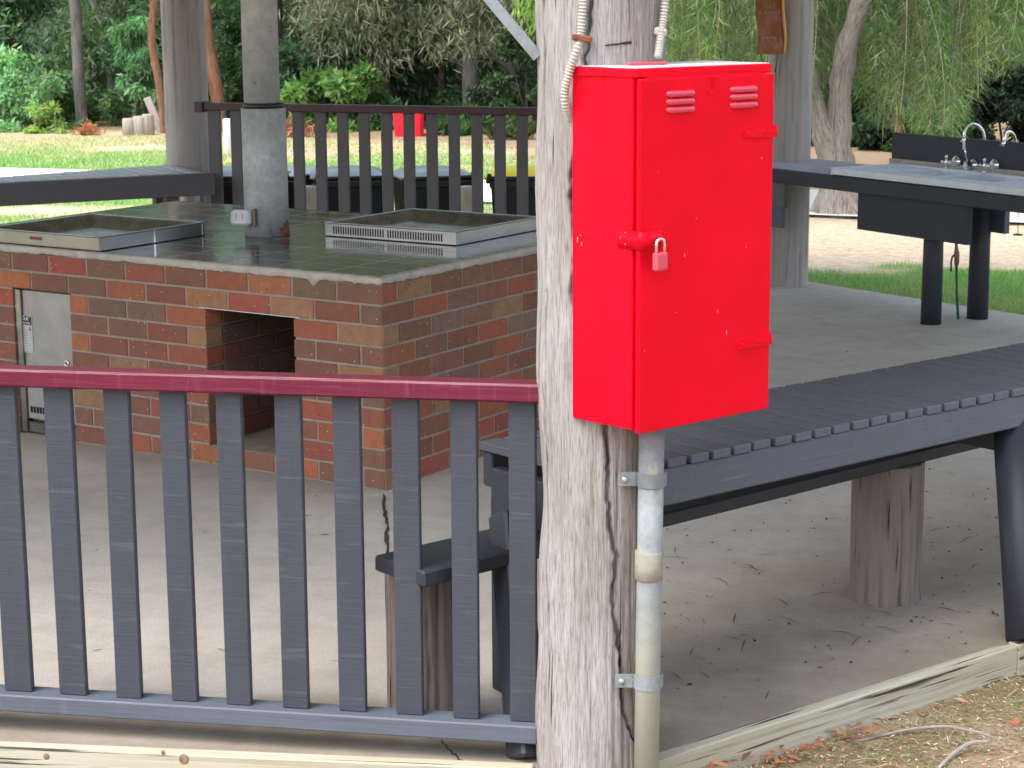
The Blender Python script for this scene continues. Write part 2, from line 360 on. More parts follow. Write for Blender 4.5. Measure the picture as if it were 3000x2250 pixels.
def m_concrete():
    t = NT('worn_concrete'); v = t.coord('Object')
    big = t.noise(v, .9, 6, .6); n = t.noise(v, 7, 6, .6); f = t.noise(v, 130, 3)
    c = t.mix(t.ramp(big, [(.35, 0), (.65, 1)]), (.46, .43, .385), (.55, .52, .47))
    c = t.mix(t.math('MULTIPLY', t.ramp(n, [(.35, 1), (.55, 0)]), .30), c, (.30, .27, .23))
    c = t.mix(t.math('MULTIPLY', t.ramp(t.noise(v, 2.2, 3), [(.58, 0), (.75, 1)]), .45), c, (.42, .33, .24))
    # grime band along the slab's outer edge, plus other darker zones held in Col
    sep = t.new('ShaderNodeAttribute'); sep.attribute_name = 'Col'
    g = t.math('MULTIPLY', sep.outputs['Fac'], t.ramp(t.noise(v, 3.0, 6, .7), [(.22, .6), (.6, 1)]))
    c = t.mix(g, c, (.225, .192, .148))
    md = t.noise(v, 38, 5, .7)
    c = t.mix(.17, c, t.mix(t.ramp(md, [(.3, 0), (.7, 1)]), (.72, .70, .68), (1.25, 1.25, 1.24)), 'MULTIPLY')
    c = t.mix(t.math('MULTIPLY', t.ramp(f, [(.35, 1), (.5, 0)]), .30), c, (.19, .17, .145))
    return t.fin(c, .82, t.bump(f, .25, .002, t.bump(n, .2, .006)), 0, .3)
CONC = m_concrete()
def m_ground():
    t = NT('ground_soil_and_turf'); a = t.new('ShaderNodeAttribute'); a.attribute_name = 'Col'; v = t.coord('Object')
    n = t.noise(v, 14, 6, .7); f = t.noise(v, 70, 4, .7)
    c = t.mix(t.ramp(n, [(.3, .0), (.7, .5)]), a.outputs['Color'], (.30, .22, .14), 'MULTIPLY')
    c = t.mix(.65, a.outputs['Color'], t.mix(t.ramp(n, [(.3, 0), (.7, 1)]), (.55, .5, .42), (1.35, 1.35, 1.3)), 'MULTIPLY')
    c = t.mix(.5, c, t.mix(t.ramp(f, [(.3, 0), (.7, 1)]), (.5, .5, .45), (1.4, 1.4, 1.4)), 'MULTIPLY')
    return t.fin(c, .95, t.bump(f, .6, .02), 0, .15)
GROUND = m_ground()
t_ = NT('pale_gravel'); _v = t_.coord('Object')
ROADM = t_.fin(t_.mix(t_.noise(_v, 4, 4), (.70, .68, .66), (.86, .85, .84)), .95, t_.bump(t_.noise(_v, 80, 3), .3, .01))
def m_leaf(name, gloss=.45, trans=.35):
    t = NT(name); a = t.new('ShaderNodeAttribute'); a.attribute_name = 'Col'
    t.fin(a.outputs['Color'], gloss, None, 0, .35)
    tr = t.new('ShaderNodeBsdfTranslucent'); mx = t.new('ShaderNodeMixShader'); mx.inputs[0].default_value = trans
    cc = t.mix(.5, a.outputs['Color'], (.5, .8, .1), 'MIX'); t.link(t.mix(1, a.outputs['Color'], (1.5, 1.7, .9), 'MULTIPLY'), tr.inputs['Color'])
    t.link(t.b.outputs[0], mx.inputs[1]); t.link(tr.outputs[0], mx.inputs[2]); t.link(mx.outputs[0], t.out.inputs['Surface']); return t.m
LEAF = m_leaf('foliage'); NEEDLE = m_leaf('needle_foliage', .6, .25); GRASSM = m_leaf('grass_blades', .6, .3); LITTERM = m_leaf('dry_litter', .8, .1)
# ---------------------------------------------------------------- ground
def fb(x, y, s=1.0, seed=0): return mnoise.fractal(Vector((x*s+seed, y*s, seed*.7)), 1, 2, 4)
def lerp(a, b, t): t = max(0, min(1, t)); return tuple(p*(1-t)+q*t for p, q in zip(a, b))
def sm(a, b, x): t = max(0, min(1, (x-a)/(b-a))); return t*t*(3-2*t)
GREEN, YGRASS, SAND, LITT, DRY = (.18, .33, .11), (.35, .38, .20), (.56, .475, .375), (.31, .235, .155), (.46, .40, .25)
def road_y(x): return 23.0-(x+6.0)*(3.75/10.7)
SPOTS = [(p.x, p.y, a, b_) for p, a, b_ in ((G(70, 614, 0), .55, .45), (G(400, 430, 0), .9, .6), (G(440, 388, 0), .9, .5), (G(1500, 440, 0), 1.1, .5))]
def ground_zone(x, y):
    n = fb(x, y, .5, 3); n2 = fb(x, y, 1.7, 9); rd = road_y(x)
    if y < 7.5:                                   # near verge: bare litter soil
        c = lerp((.40, .31, .22), (.26, .20, .13), .5+n2*1.5); c = lerp(c, (.22, .21, .09), sm(.1, .5, n+n2*.5)*.5); return c, .12
    d = y-rd
    right = sm(-.6, .9, x)
    # right-hand side sand between slab grass and road
    gr = 1-sm(14.6, 15.0, y+n2*.5+ (0.1*x)*0)
    c_r = lerp(SAND, lerp(GREEN, YGRASS, .35+n2), gr); den_r = gr
    if d > -1.5: k = sm(-1.4, -1.0, d+n2*.3); c_r = lerp(c_r, YGRASS, k); den_r = max(den_r, k*.5)
    if d > 1: k = sm(1.0, 1.6, d); c_r = lerp(c_r, lerp(DRY, LITT, sm(1.5, 5, d)), k); den_r *= 1-k
    # left / centre lawn
    pt = sm(.05, .35, n+.12); c_l = lerp(lerp(GREEN, YGRASS, .25+n2*.8), lerp(SAND, YGRASS, .4), pt if d < 0 else 0); den_l = 1-pt*.8 if d < 0 else 1
    if d > 0:
        c_l = lerp(GREEN, YGRASS, .15+n2*.8+sm(2.5, 4, d)*.7); k = sm(3.2, 5.6, d+n*1.4); c_l = lerp(c_l, DRY, k*.75); den_l = 1-k*.7
        pk = sm(.15, .3, n)*sm(2.2, 3.0, d); c_l = lerp(c_l, (.56, .40, .30), pk)
        th_ = 8.9-.31*(x+7); q = sm(th_-.7, th_+.4, d+n2); c_l = lerp(c_l, LITT, q); den_l *= 1-q
    for (px_, py_, rx_, ry_) in SPOTS:
        k = 1-sm(.5, 1.15, math.hypot((x-px_)/rx_, (y-py_)/ry_)+n2*.5); c_l = lerp(c_l, (.60, .47, .38), k*.85); den_l *= 1-k
    return lerp(c_l, c_r, right), den_l*(1-right)+den_r*right
def gz(x, y):
    h = -.10+.085*sm(10.5, 13.5, y)
    if y > 36: h += sm(36, 60, y)*6
    return h+.015*fb(x, y, .6, 5)*(1 if y > 15 else .6)
xs = np.unique(np.concatenate([np.linspace(-150, -14, 12), np.arange(-14, 14.01, .14), np.linspace(14, 150, 12)]))
ys = np.unique(np.concatenate([np.linspace(-40, 4.0, 8), np.arange(4, 7.6, .07), np.arange(7.6, 34, .14), np.linspace(34, 180, 30)]))
gv, gc = [], []
for y in ys:
    for x in xs:
        gv.append((x, y, gz(x, y)))
        c, d = ground_zone(x, y)
        if y > 33: c = lerp(LITT, (.09, .13, .07), sm(33, 38, y))
        gc.append((*c, 1))
nx, ny = len(xs), len(ys)
gf = [(j*nx+i, j*nx+i+1, (j+1)*nx+i+1, (j+1)*nx+i) for j in range(ny-1) for i in range(nx-1)]
me = bpy.data.meshes.new('ground'); me.from_pydata(gv, [], gf); me.materials.append(GROUND)
ca = me.color_attributes.new('Col', 'FLOAT_COLOR', 'POINT'); ca.data.foreach_set('color', np.array(gc, np.float32).ravel())
me.polygons.foreach_set('use_smooth', [True]*len(gf))
g_o = bpy.data.objects.new('ground', me); C.objects.link(g_o); tag(g_o, kind='structure')
# road
b = MB(); n = 40
for i in range(n+1):
    x = -40+80*i/n; yc = road_y(x)
    w = 1.12 if x < -3 else 1.12+(x+3)*.03; yc -= max(0, x+1)*.06
    b.v += [V(x, yc-w+.08*fb(x, 0, .7), .012), V(x, yc+w-.05+.08*fb(x, 7, .7), .012)]
for i in range(n): b.face((2*i, 2*i+2, 2*i+3, 2*i+1), [(0, 0)]*4)
tag(b.build('road', ROADM, world=False), kind='structure')
# slab
SL = [(.27, 4.985), (5.72, 9.21), (2.05, 14.2), (-2.75, 14.9), (-6.5, 13.5), (-6.5, 5.88)]
def seg_d(p, a, b_):
    a, b_, p = V(*a), V(*b_), V(*p); t = max(0, min(1, (p-a).dot(b_-a)/(b_-a).length_squared)); return (a+(b_-a)*t-p).length
def in_poly(x, y, P):
    r = False
    for i in range(len(P)):
        (x1, y1), (x2, y2) = P[i], P[i-1]
        if (y1 > y) != (y2 > y) and x < (x2-x1)*(y-y1)/(y2-y1)+x1: r = not r
    return r
import bmesh
bm = bmesh.new(); top = bm.faces.new([bm.verts.new((x, y, 0)) for x, y in SL])
for k in range(1, 60):
    for co, no in (((-6.5+k*.2, 0, 0), (1, 0, 0)), ((0, 4.9+k*.18, 0), (0, 1, 0))):
        bmesh.ops.bisect_plane(bm, geom=bm.verts[:]+bm.edges[:]+bm.faces[:], plane_co=co, plane_no=no)
for k in range(16):
    for i0, i1 in ((0, 1), (5, 0)):
        a, e = V(*SL[i0], 0), V(*SL[i1], 0); d = (e-a).normalized(); nn = V(-d.y, d.x, 0)
        bmesh.ops.bisect_plane(bm, geom=bm.verts[:]+bm.edges[:]+bm.faces[:], plane_co=a+nn*(.04+k*.05), plane_no=nn)
ext = bmesh.ops.extrude_edge_only(bm, edges=[e for e in bm.edges if e.is_boundary])
for v in ext['geom']:
    if isinstance(v, bmesh.types.BMVert): v.co.z = -.14
bmesh.ops.recalc_face_normals(bm, faces=bm.faces[:])
me = bpy.data.meshes.new('concrete_slab'); bm.to_mesh(me); bm.free()
if sum(p.normal.z for p in me.polygons) < 0: me.flip_normals()
cl = []
for v in me.vertices:
    d = min(seg_d((v.co.x, v.co.y), SL[0], SL[1]), seg_d((v.co.x, v.co.y), SL[5], SL[0]))
    g = 1-sm(.35, 1.9 if v.co.x > .3 else .5, d+.16*fb(v.co.x, v.co.y, 2.5)); g = g*.97
    d2 = seg_d((v.co.x, v.co.y), (1.0, 5.75), (.62, 5.55)); g = max(g, .35*(1-sm(.1, .5, d2)))  # darker patch by the front of the near table
    g = max(g, .55*(1-sm(.05, .35, abs((v.co.x+.53)*.544+(v.co.y-8.04)*.839)+(0 if v.co.x < -.5 else 1))))  # darker strip along the foot of the barbecue's left face
    cl.append((g, g, g, 1))
ca = me.color_attributes.new('Col', 'FLOAT_COLOR', 'POINT'); ca.data.foreach_set('color', np.array(cl, np.float32).ravel())
me.materials.append(CONC); slab = bpy.data.objects.new('concrete_slab', me); C.objects.link(slab); tag(slab, kind='structure')
def crack(pix, w):
    b = MB(); P = [G(x, y, .002) for x, y in pix]; Q = []
    for i in range(len(P)-1):
        for k in range(6): Q.append(P[i].lerp(P[i+1], k/6)+V(rnd.uniform(-1, 1)*w*.6, rnd.uniform(-1, 1)*w*.6, 0))
    Q.append(P[-1])
    for i, p in enumerate(Q):
        t = (Q[min(i+1, len(Q)-1)]-Q[max(0, i-1)]).normalized(); s = V(-t.y, t.x, 0)*w*rnd.uniform(.25, 1)*(.2 if i in (0, len(Q)-1) else 1)
        b.v += [p-s, p+s]
    for i in range(len(Q)-1): b.face((2*i, 2*i+1, 2*i+3, 2*i+2), [(0, 0)]*4)
    o = b.build('crack', CRACK, slab); return o
CRACK = m_plain('crack_grime', (.05, .035, .025), .95)
crack([(1124, 1445), (1130, 1500), (1134, 1560), (1137, 1640), (1150, 1760), (1200, 1960)], .009)
crack([(1288, 2168), (1322, 2200), (1345, 2225), (1390, 2250)], .007)
# timber edging
def edging(p, q, label, grp=None, inner=0):
    d = (q-p).normalized(); nn = V(-d.y, d.x, 0); L = (q-p).length
    b = MB(); b.box((p+q)/2+nn*.0225+V(0, 0, -.062), (L, .045, .14), (d, nn, V(0, 0, 1)), .004)
    return tag(b.build('timber_edging', EDGEW), label, 'edging board', 'treated pine boards edging the slab')
eR0, eR1 = V(.36, 5.015, 0), V(1.585, 5.965, 0)
dR = (eR1-eR0).normalized(); eRa = eR0-dR*.12
edging(eRa, eR1+dR*.01, 'greenish pale timber board running from the grey post up to the right', None)
edging(eR1+dR*.014, eR1+dR*2.4, 'short end of timber edging at the lower right frame edge')
p0, p1 = G(0, 2196, 0), G(1560, 2262, 0); dl = (p1-p0).normalized()
el_ = edging(p0-dl*2.5, p1, 'cracked pale timber board with dark knots along the bottom left')
for (x, y, r) in ((539, 2224, .014), (136, 2216, .009), (478, 2204, .006)):
    q = onpl(x, y, p0, V(dl.y, -dl.x, 0)); b = MB(); b.ellip(q+V(dl.y, -dl.x, 0)*.0005, (r, .0012, r*1.1), (dl, V(dl.y, -dl.x, 0), V(0, 0, 1)), 14, 6); b.build('knot', m_plain('knot_wood', (.22, .145, .095), .8, 0, .4, 60), el_)
# ---------------------------------------------------------------- near railing
PF = V(.061, 5.016, 0); FD = V(-.983, .183, 0).normalized(); FN = V(-FD.y, FD.x, 0)
if FN.y > 0: FN = -FN          # faces camera
BK = -FN
rail = thing('railing', PF+FD*1.0, 'charcoal slatted railing with glossy maroon top rail beside the split grey post', 'railing')
def fbox(u0, u1, d0, d1, z0, z1, name, mat, par, bev=.004, P=PF, D=FD, K=BK):
    b = MB(); b.box(P+D*((u0+u1)/2)+K*((d0+d1)/2)+V(0, 0, (z0+z1)/2), (u1-u0, d1-d0, z1-z0), (D, K, V(0, 0, 1)), bev); return b.build(name, mat, par)
fbox(-.02, 2.6, 0, .075, .995, 1.045, 'top_rail', MAROON, rail, .006)
fbox(0.0, 2.6, 0, .085, .062, .112, 'bottom_rail', CHARL, rail, .004)
for (xl, xr) in [(-210, -124), (-38, 45), (128, 209), (300, 376), (465, 542), (631, 706), (802, 880), (971, 1052), (1144, 1224), (1317, 1395), (1488, 1568)]:
    P = PF+BK*.030
    a = onpl(xl, 1175, P, FN); c = onpl(xr, 1180, P, FN)
    u0 = (a-PF).dot(FD); u1 = (c-PF).dot(FD); u0, u1 = min(u0, u1), max(u0, u1)
    b = MB(); zz = rnd.uniform(-.002, .002); ax = (FD, BK, V(0, 0, 1)); tilt = rnd.uniform(-.004, .004)
    b.box(PF+FD*((u0+u1)/2)+BK*(.041+zz)+V(0, 0, .5535), (u1-u0, .022, .883), (FD, BK, (V(0, 0, 1)+FD*tilt).normalized()), .003)
    b.build('slat', CHAR, rail)
# ---------------------------------------------------------------- near weathered post
CREV = 0.0
def rough_post(name, c, r, z0, z1, mat, seg=140, rings=260, disp=.012, flare=0, crev=None, seed=0, label='', cat='post', grp=None, taper=0, lean=V(0, 0, 0), profile=None):
    b = MB(); cv = []
    for j in range(rings+1):
        z = z0+(z1-z0)*j/rings; t = j/rings
        for i in range(seg):
            th = 2*math.pi*i/seg; cx, sx = math.cos(th), math.sin(th)
            n1 = mnoise.fractal(Vector((cx*1.6+seed, sx*1.6, z*1.2)), 1, 2, 4)
            n2 = mnoise.fractal(Vector((cx*9+seed, sx*9, z*1.1+3)), 1, 2, 4)
            n3 = mnoise.fractal(Vector((cx*26+seed, sx*26, z*2.2)), 1, 2, 3)
            fis = max(0, n2-.28)*1.3
            rr = r*(1-taper*t)+disp*(n1*.9+n3*.22)-disp*fis*1.2+flare*max(0, 1-t*4)**2*.5
            if profile: rr += profile(th, z)
            cv.append(CREV if profile and name == 'timber_post' else min(1, fis*2.0+(max(0, -profile(th, z))*70 if profile else 0)))
            b.v.append(V(c[0], c[1], 0)+V(cx*rr, sx*rr, z)+lean*(z-z0))
    for j in range(rings):
        for i in range(seg):
            i2 = (i+1) % seg; a0, a1 = 2*math.pi*r*i/seg, 2*math.pi*r*(i+1)/seg; q0, q1 = z0+(z1-z0)*j/rings, z0+(z1-z0)*(j+1)/rings
            b.face((j*seg+i, j*seg+i2, (j+1)*seg+i2, (j+1)*seg+i), [(q0+seed, a0), (q0+seed, a1), (q1+seed, a1), (q1+seed, a0)], True)
    b.face([rings*seg+i for i in range(seg)], [(math.cos(6.28*i/seg)*r, math.sin(6.28*i/seg)*r) for i in range(seg)])
    o = b.build(name, mat, origin=(c[0], c[1], z0)); ca = o.data.color_attributes.new('Col', 'FLOAT_COLOR', 'POINT'); ca.data.foreach_set('color', np.repeat(np.array(cv, np.float32), 4)); return tag(o, label, cat, grp)
PC = (.226, 5.045)
def post_prof(th, z):
    th = (th+math.pi) % (2*math.pi)-math.pi; o = 0.0
    # the long split that wanders down the camera side, and the ledge to its right
    global CREV
    path = [(2.3, -1.75), (1.9, -1.80), (1.6, -2.05), (1.3, -2.02), (1.0, -1.55), (.72, -1.42), (.55, -1.36), (.35, -1.28), (.20, -1.15), (.10, -.95), (-.2, -.9)]
    tc = path[-1][1]
    for (za, ta), (zb, tb) in zip(path, path[1:]):
        if za >= z >= zb: tc = tb+(ta-tb)*(z-zb)/(za-zb); break
    tc += .03*math.sin(z*23)+.05*mnoise.noise(Vector((z*9, 0, 3)))+.05*mnoise.noise(Vector((z*38, 2, 3)))
    d = th-tc; wv = .030+.016*mnoise.noise(Vector((z*14, 7, 1)))
    CREV = min(1, 1.5*math.exp(-(d/wv)**2))*max(0, min(1, .8+1.6*mnoise.noise(Vector((z*7, 4, 4)))))
    o -= .022*math.exp(-(d/wv)**2)
    o -= .008*sm(0, .05, d)*(1-sm(.9, 1.4, d))*(1-sm(.9, 1.2, z))
    p2 = -2.62+.05*math.sin(z*6)+.02*math.sin(z*31); dd = (th-p2)
    o -= .010*math.exp(-(dd/.02)**2)*sm(.2, .5, z % 1.3); CREV = max(CREV, .8*math.exp(-(dd/.022)**2)*sm(.25, .5, z % 1.3)*(1-sm(.9, 1.1, z % 1.3)))
    # left edge lumps
    w = math.exp(-((abs(th)-math.pi)/.7)**2)
    o += w*(.004*math.sin(z*5.1+1)+.003*math.sin(z*13)-.010*math.exp(-((z-.72)/.12)**2)+.002*math.exp(-((z-.1)/.25)**2))
    return o
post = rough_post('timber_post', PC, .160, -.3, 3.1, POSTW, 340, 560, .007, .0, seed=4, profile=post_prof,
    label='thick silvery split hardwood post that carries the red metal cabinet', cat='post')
# galvanised down pipe
pipe = thing('metal_pipe', (.335, 4.79, 0), 'galvanised pipe clamped upright to the grey post below the red cabinet', 'pipe')
PT, PB = at(1910, 1275, 4.88), at(1892, 2290, 4.88)
b = MB(); b.tube([PB-V(0, 0, .1), PB.lerp(PT, .5), PT+V(0, 0, .06)], .0325, 28); b.build('pipe', GALV, pipe)
c0, c1 = at(1902, 1612, 4.88), at(1900, 1696, 4.88)
b = MB(); b.tube([c0, c0.lerp(c1, .04), c0.lerp(c1, .96), c1], [.034, .0365, .0365, .034], 28); b.build('coupling', m_galv('coupling_metal', (.27, .255, .21), (.34, .32, .27), .75, .0, 50), pipe)
for yy in (1402, 1993):
    pc = at(1905-(yy-1402)*.018, yy, 4.88); cl = MB(); n = 16; prof = []
    pc.x = PB.lerp(PT, (pc.z-PB.z)/(PT.z-PB.z)).x
    for k in range(n+1):
        th = math.pi*(1.02+.96*k/n); prof.append((math.cos(th)*.0365, math.sin(th)*.0365))
    inner = [(p[0]*.93, p[1]*.93) for p in prof][::-1]
    cl.prism([(-.085, -.004), (-.040, -.004)]+prof[0:]+[(.040, -.002)]+[(.034, 0)]+inner+[(-.034, .0), (-.085, 0)], pc-V(0, 0, .018), (V(1, 0, 0), V(0, 1, 0), V(0, 0, 1)), .036)
    so = cl.build('saddle_clamp', GALVS, pipe)
    bo = MB(); bo.ellip(pc+V(-.068, -.006, 0), (.008, .006, .008)); bo.build('bolt', CHROME, so)
# ---------------------------------------------------------------- red cabinet
K0 = V(.3075, 4.71, 0); W = V(.765, .644, 0).normalized(); DD = V(-W.y, W.x, 0); UP = V(0, 0, 1)
Z0, Z1 = .9835, 1.861; CW, CD = .462, .243
cab = thing('metal_cabinet', K0+W*.2+DD*.1+V(0, 0, Z0), 'tall bright red metal cabinet mounted on the split grey post', 'cabinet')
def cb(u0, u1, d0, d1, z0, z1, bev=.003, b=None):
    b = b or MB(); b.box(K0+W*((u0+u1)/2)+DD*((d0+d1)/2)+UP*((z0+z1)/2), (u1-u0, d1-d0, z1-z0), (W, DD, UP), bev); return b
b = cb(.001, CW-.002, .0275, .130, Z0+.002, Z1-.010); cb(.030, CW-.03, .010, .035, Z0+.006, Z1-.012, .003, b); cb(0.0, CW, .122, CD, Z0, Z1-.010, .003, b); b.build('body', RED, cab)
b = cb(-.004, CW+.004, .010, .128, Z1-.022, Z1, .003); cb(-.007, CW+.007, .120, CD+.003, Z1-.022, Z1+.001, .003, b); lid_ = b.build('lid', RED, cab)
b = cb(.003, CW-.003, .014, .118, Z1-.0005, Z1+.0022, .001); cb(.0, CW, .1185, CD-.002, Z1-.0005, Z1+.0025, .001, b); b.build('pale_top_sheet', m_plain('pale_lid_top', (.60, .56, .60), .5, 0, .12, 14), lid_)  # thin pale sheets covering both halves of the lid
b = cb(-.001, CW+.003, 0, .014, Z0-.003, Z1-.024, .004); door = b.build('door', RED, cab)
DN = -DD
def dw(x, y, off=0): # pixel -> (u,z) on door plane
    p = onpl(x, y, K0+DN*off, DN); return (p-K0).dot(W), p.z
for gx0, gx1, ys_ in ((1952, 2036, ((278, 270), (301, 293), (325, 317))), (2139, 2219, ((264, 258), (286, 280), (310, 304)))):
    for ya, yb in ys_:
        u0, za = dw(gx0, ya); u1, zb = dw(gx1, yb); z = (za+zb)/2; L = u1-u0
        b = MB(); n = 18; m = 8
        for i in range(n+1):
            t = i/n; e = min(1, math.sin(math.pi*min(1, max(0, t)))*3.2)
            for j in range(m+1):
                a = math.pi*j/m
                b.v.append(K0+W*(u0+L*t)+DN*(.011*e*max(0, math.sin(a))**.7)+UP*(z+.0085*math.cos(a)*(.35+.65*e)))
        for i in range(n):
            for j in range(m): b.face((i*(m+1)+j, i*(m+1)+j+1, (i+1)*(m+1)+j+1, (i+1)*(m+1)+j), [(0, 0)]*4, True)
        b.build('louvre', REDG, door)
# strap hinges
for (x0, x1, yt, yb, yl) in ((2178, 2268, 367, 402, 392), (2160, 2252, 977, 1009, 1014)):
    uL, zL = dw(x0, yl); uR, zT = dw(x1, yt); _, zB = dw(x1, yb)
    b = MB(); b.prism([(uL, zL-.009), (uL+.003, zL+.007), (uR+.004, zT), (uR+.004, zB)], K0+DN*.0005, (W, UP, DN), .004)
    for u_ in (uL+.012, uR-.038, uR-.018): b.ellip(K0+W*u_+UP*((zL+zB)/2+.008)+DN*.004, (.0045, .0045, .004), (W, UP, DN), 10, 5)
    b.tube([K0+W*(uR+.006)+UP*zB, K0+W*(uR+.006)+UP*zT], .005, 10); b.build('hinge', RED, door)
CHIP = m_plain('bare_primer', (.72, .22, .24), .6, 0, .1)
for (x, y, rx, rz) in ((2006, 748, .0012, .005), (2103, 912, .0012, .004), (2129, 974, .0012, .006), (2185, 724, .0012, .003), (1981, 915, .0015, .0015), (2232, 463, .001, .004), (1888, 1028, .001, .003), (2040, 640, .001, .0018)):
    u_, z_ = dw(x, y); b = MB(); b.ellip(K0+W*u_+UP*z_, (rx, .0006, rz), (W, DN, UP), 8, 4); b.build('paint_chip', CHIP, door)
for (x, y, rx, rz) in ((1692, 702, .0022, .008), (1704, 716, .0018, .007), (1700, 690, .0015, .003)):
    q = onpl(x, y, K0-W*.0045+V(0, 0, 1), -W); b = MB(); b.ellip(q, (.0006, rx, rz), (W, DD, UP), 8, 4); b.build('paint_chip', CHIP, cab)
# raised crest on the door
b = MB(); uc, zc = dw(2085, 240)
for du in (-.010, .007):
    b.box(K0+W*(uc+du)+UP*zc+DN*.001, (.0035, .004, .026), (W, DN, UP), .001)
    b.box(K0+W*(uc+du+.004)+UP*(zc+.0115)+DN*.0015, (.014, .005, .004), (W, DN, UP), .001)
    b.box(K0+W*(uc+du+.003)+UP*(zc+.001)+DN*.001, (.009, .004, .0035), (W, DN, UP), .001)
b.tube([K0+W*(uc+.020*math.cos(a))+UP*(zc-.010+.020*math.sin(a))+DN*.0005 for a in [math.pi*(1.1+.8*k/12) for k in range(13)]], .0016, 8)
b.build('raised_crest', RED, door)
# hasp
b = MB(); uh, zh = dw(1905, 700)
pth = [(-.0025, .075), (-.003, .045), (-.0045, .020), (-.0065, .0), (-.004, -.009), (.004, -.014), (.018, -.0155), (.032, -.0135), (.044, -.009), (.055, -.0055), (.068, -.004)]
def spl(P, n=6):
    out = []
    for i in range(len(P)-1):
        p0, p1, p2, p3 = P[max(0, i-1)], P[i], P[i+1], P[min(len(P)-1, i+2)]
        for k in range(n):
            t = k/n; out.append(tuple(.5*((2*b1)+(-a+c_)*t+(2*a-5*b1+4*c_-d)*t*t+(-a+3*b1-3*c_+d)*t**3) for a, b1, c_, d in zip(p0, p1, p2, p3)))
    out.append(tuple(P[-1])); return out
sp = spl(pth); 
for i, (u, d) in enumerate(sp):
    b.v += [K0+W*u+DD*d+UP*(zh-.024), K0+W*u+DD*d+UP*(zh+.020)]
for i in range(len(sp)-1): b.face((2*i, 2*i+1, 2*i+3, 2*i+2), [(0, 0)]*4, True)
hs = b.build('hasp', RED, cab); md = hs.modifiers.new('thick', 'SOLIDIFY'); md.thickness = .0025; md.offset = 0
for (d, z) in ((.062, .0), (.045, .014), (.045, -.014)): b = MB(); b.ellip(K0+DD*d+W*(-.004)+UP*(zh+z), (.003, .004, .004)); b.build('rivet', REDG, hs)
b = MB(); b.tube([K0+W*.052+DN*.004+UP*(zh+.0), K0+W*.052+DN*.030+UP*(zh+.004), K0+W*.058+DN*.030+UP*(zh-.010), K0+W*.058+DN*.006+UP*(zh-.012)], .003, 8); b.build('staple', RED, cab)
# padlock
pl0 = onpl(1934, 766, K0+DN*.030, DN)
pad = thing('padlock', pl0, 'small pinkish red padlock with steel shackle on the red cabinet hasp', 'padlock')
b = MB(); b.box(pl0, (.040, .018, .044), (W, DN, UP), .005); b.box(pl0+DN*.0088, (.028, .0012, .030), (W, DN, UP), .0005); b.build('lock_body', REDP, pad)
b = MB(); b.tube([pl0+W*(-.0135)+UP*.020, pl0+W*(-.0135)+UP*.036]+[pl0+W*(-.0135*math.cos(a))+UP*(.040+.0145*math.sin(a)) for a in [math.pi*k/10 for k in range(11)]]+[pl0+W*.0135+UP*.036, pl0+W*.0135+UP*.020], .0038, 12); b.build('shackle', CHROME, pad)
# small bar on cabinet top
b = MB(); b.box(K0+W*.115+DD*.098+UP*(Z1+.007), (.125, .010, .007), (W, DD, UP), .003); b.build('mounting_bar', REDP, cab)
# flexible conduits
def conduit(pix, Y, r, label, clampi, cmat, cw=.050, ch=.016):
    P = [at(x, y, yy) for (x, y), yy in zip(pix, Y)]; S = spl([tuple(p) for p in P], 120)
    th = thing('flexible_conduit', P[-1], label, 'conduit', 'ribbed conduits fixed to the grey post')
    pts, rr, Lc, prev = [], [], 0.0, Vector(S[0]); nxt = 0.0; kk = 0
    for p in S[1:]:
        p = Vector(p); Lc += (p-prev).length; prev = p
        if Lc >= nxt: pts.append(p); rr.append(r*(1.0, 1.0, .74, .74)[kk % 4]); kk += 1; nxt += (.0032, .0012, .0026, .0012)[kk % 4]
    b = MB(); b.tube(pts, rr, 14, smooth=False); b.build('hose', GREY, th)
    c = at(*clampi, Y[1]-.0); t = V(1, 0, -.15).normalized(); b = MB()
    b.box(c+V(0, -.004, 0), (cw, .028, ch), (t, V(0, 1, 0), t.cross(V(0, 1, 0))), .006); pass
    b.build('clamp', cmat, th)
conduit([(1708, -60), (1708, 0), (1702, 90), (1688, 150), (1670, 205), (1656, 262), (1658, 310), (1676, 352)], (4.87, 4.87, 4.87, 4.86, 4.87, 4.88, 4.89, 4.92), .0112, 'ribbed conduit with rusty clamp curling down left of the red cabinet', (1704, 112), RUST)
conduit([(1953, -60), (1950, 0), (1943, 60), (1935, 110), (1927, 172)], (4.95, 4.95, 4.95, 4.93, 4.90), .0105, 'straight ribbed conduit entering the red cabinet top at the right', (1934, 93), GREY, .032, .020)
# flat dark sliver laid on the post for the notch above the cabinet
b = MB(); n = 16
for i in range(n+1):
    t = i/n; x = .232+.128*t; ys_f = PC[1]-math.sqrt(max(.0, .160**2-(x-PC[0])**2))-.0035; zc_ = at(1780+155*t, 133-22*t, ys_f).z; hw_ = .002+.0085*t**2
    for dz in (-hw_*(1.2+.8*t), hw_*.5): b.v.append(V(x, ys_f, zc_+dz+rnd.uniform(-.0012, .0012)))
for i in range(n): b.face((2*i, 2*i+2, 2*i+3, 2*i+1), [(0, 0)]*4)
b.build('gash', m_plain('dark_gash', (.03, .022, .018), .95), post)
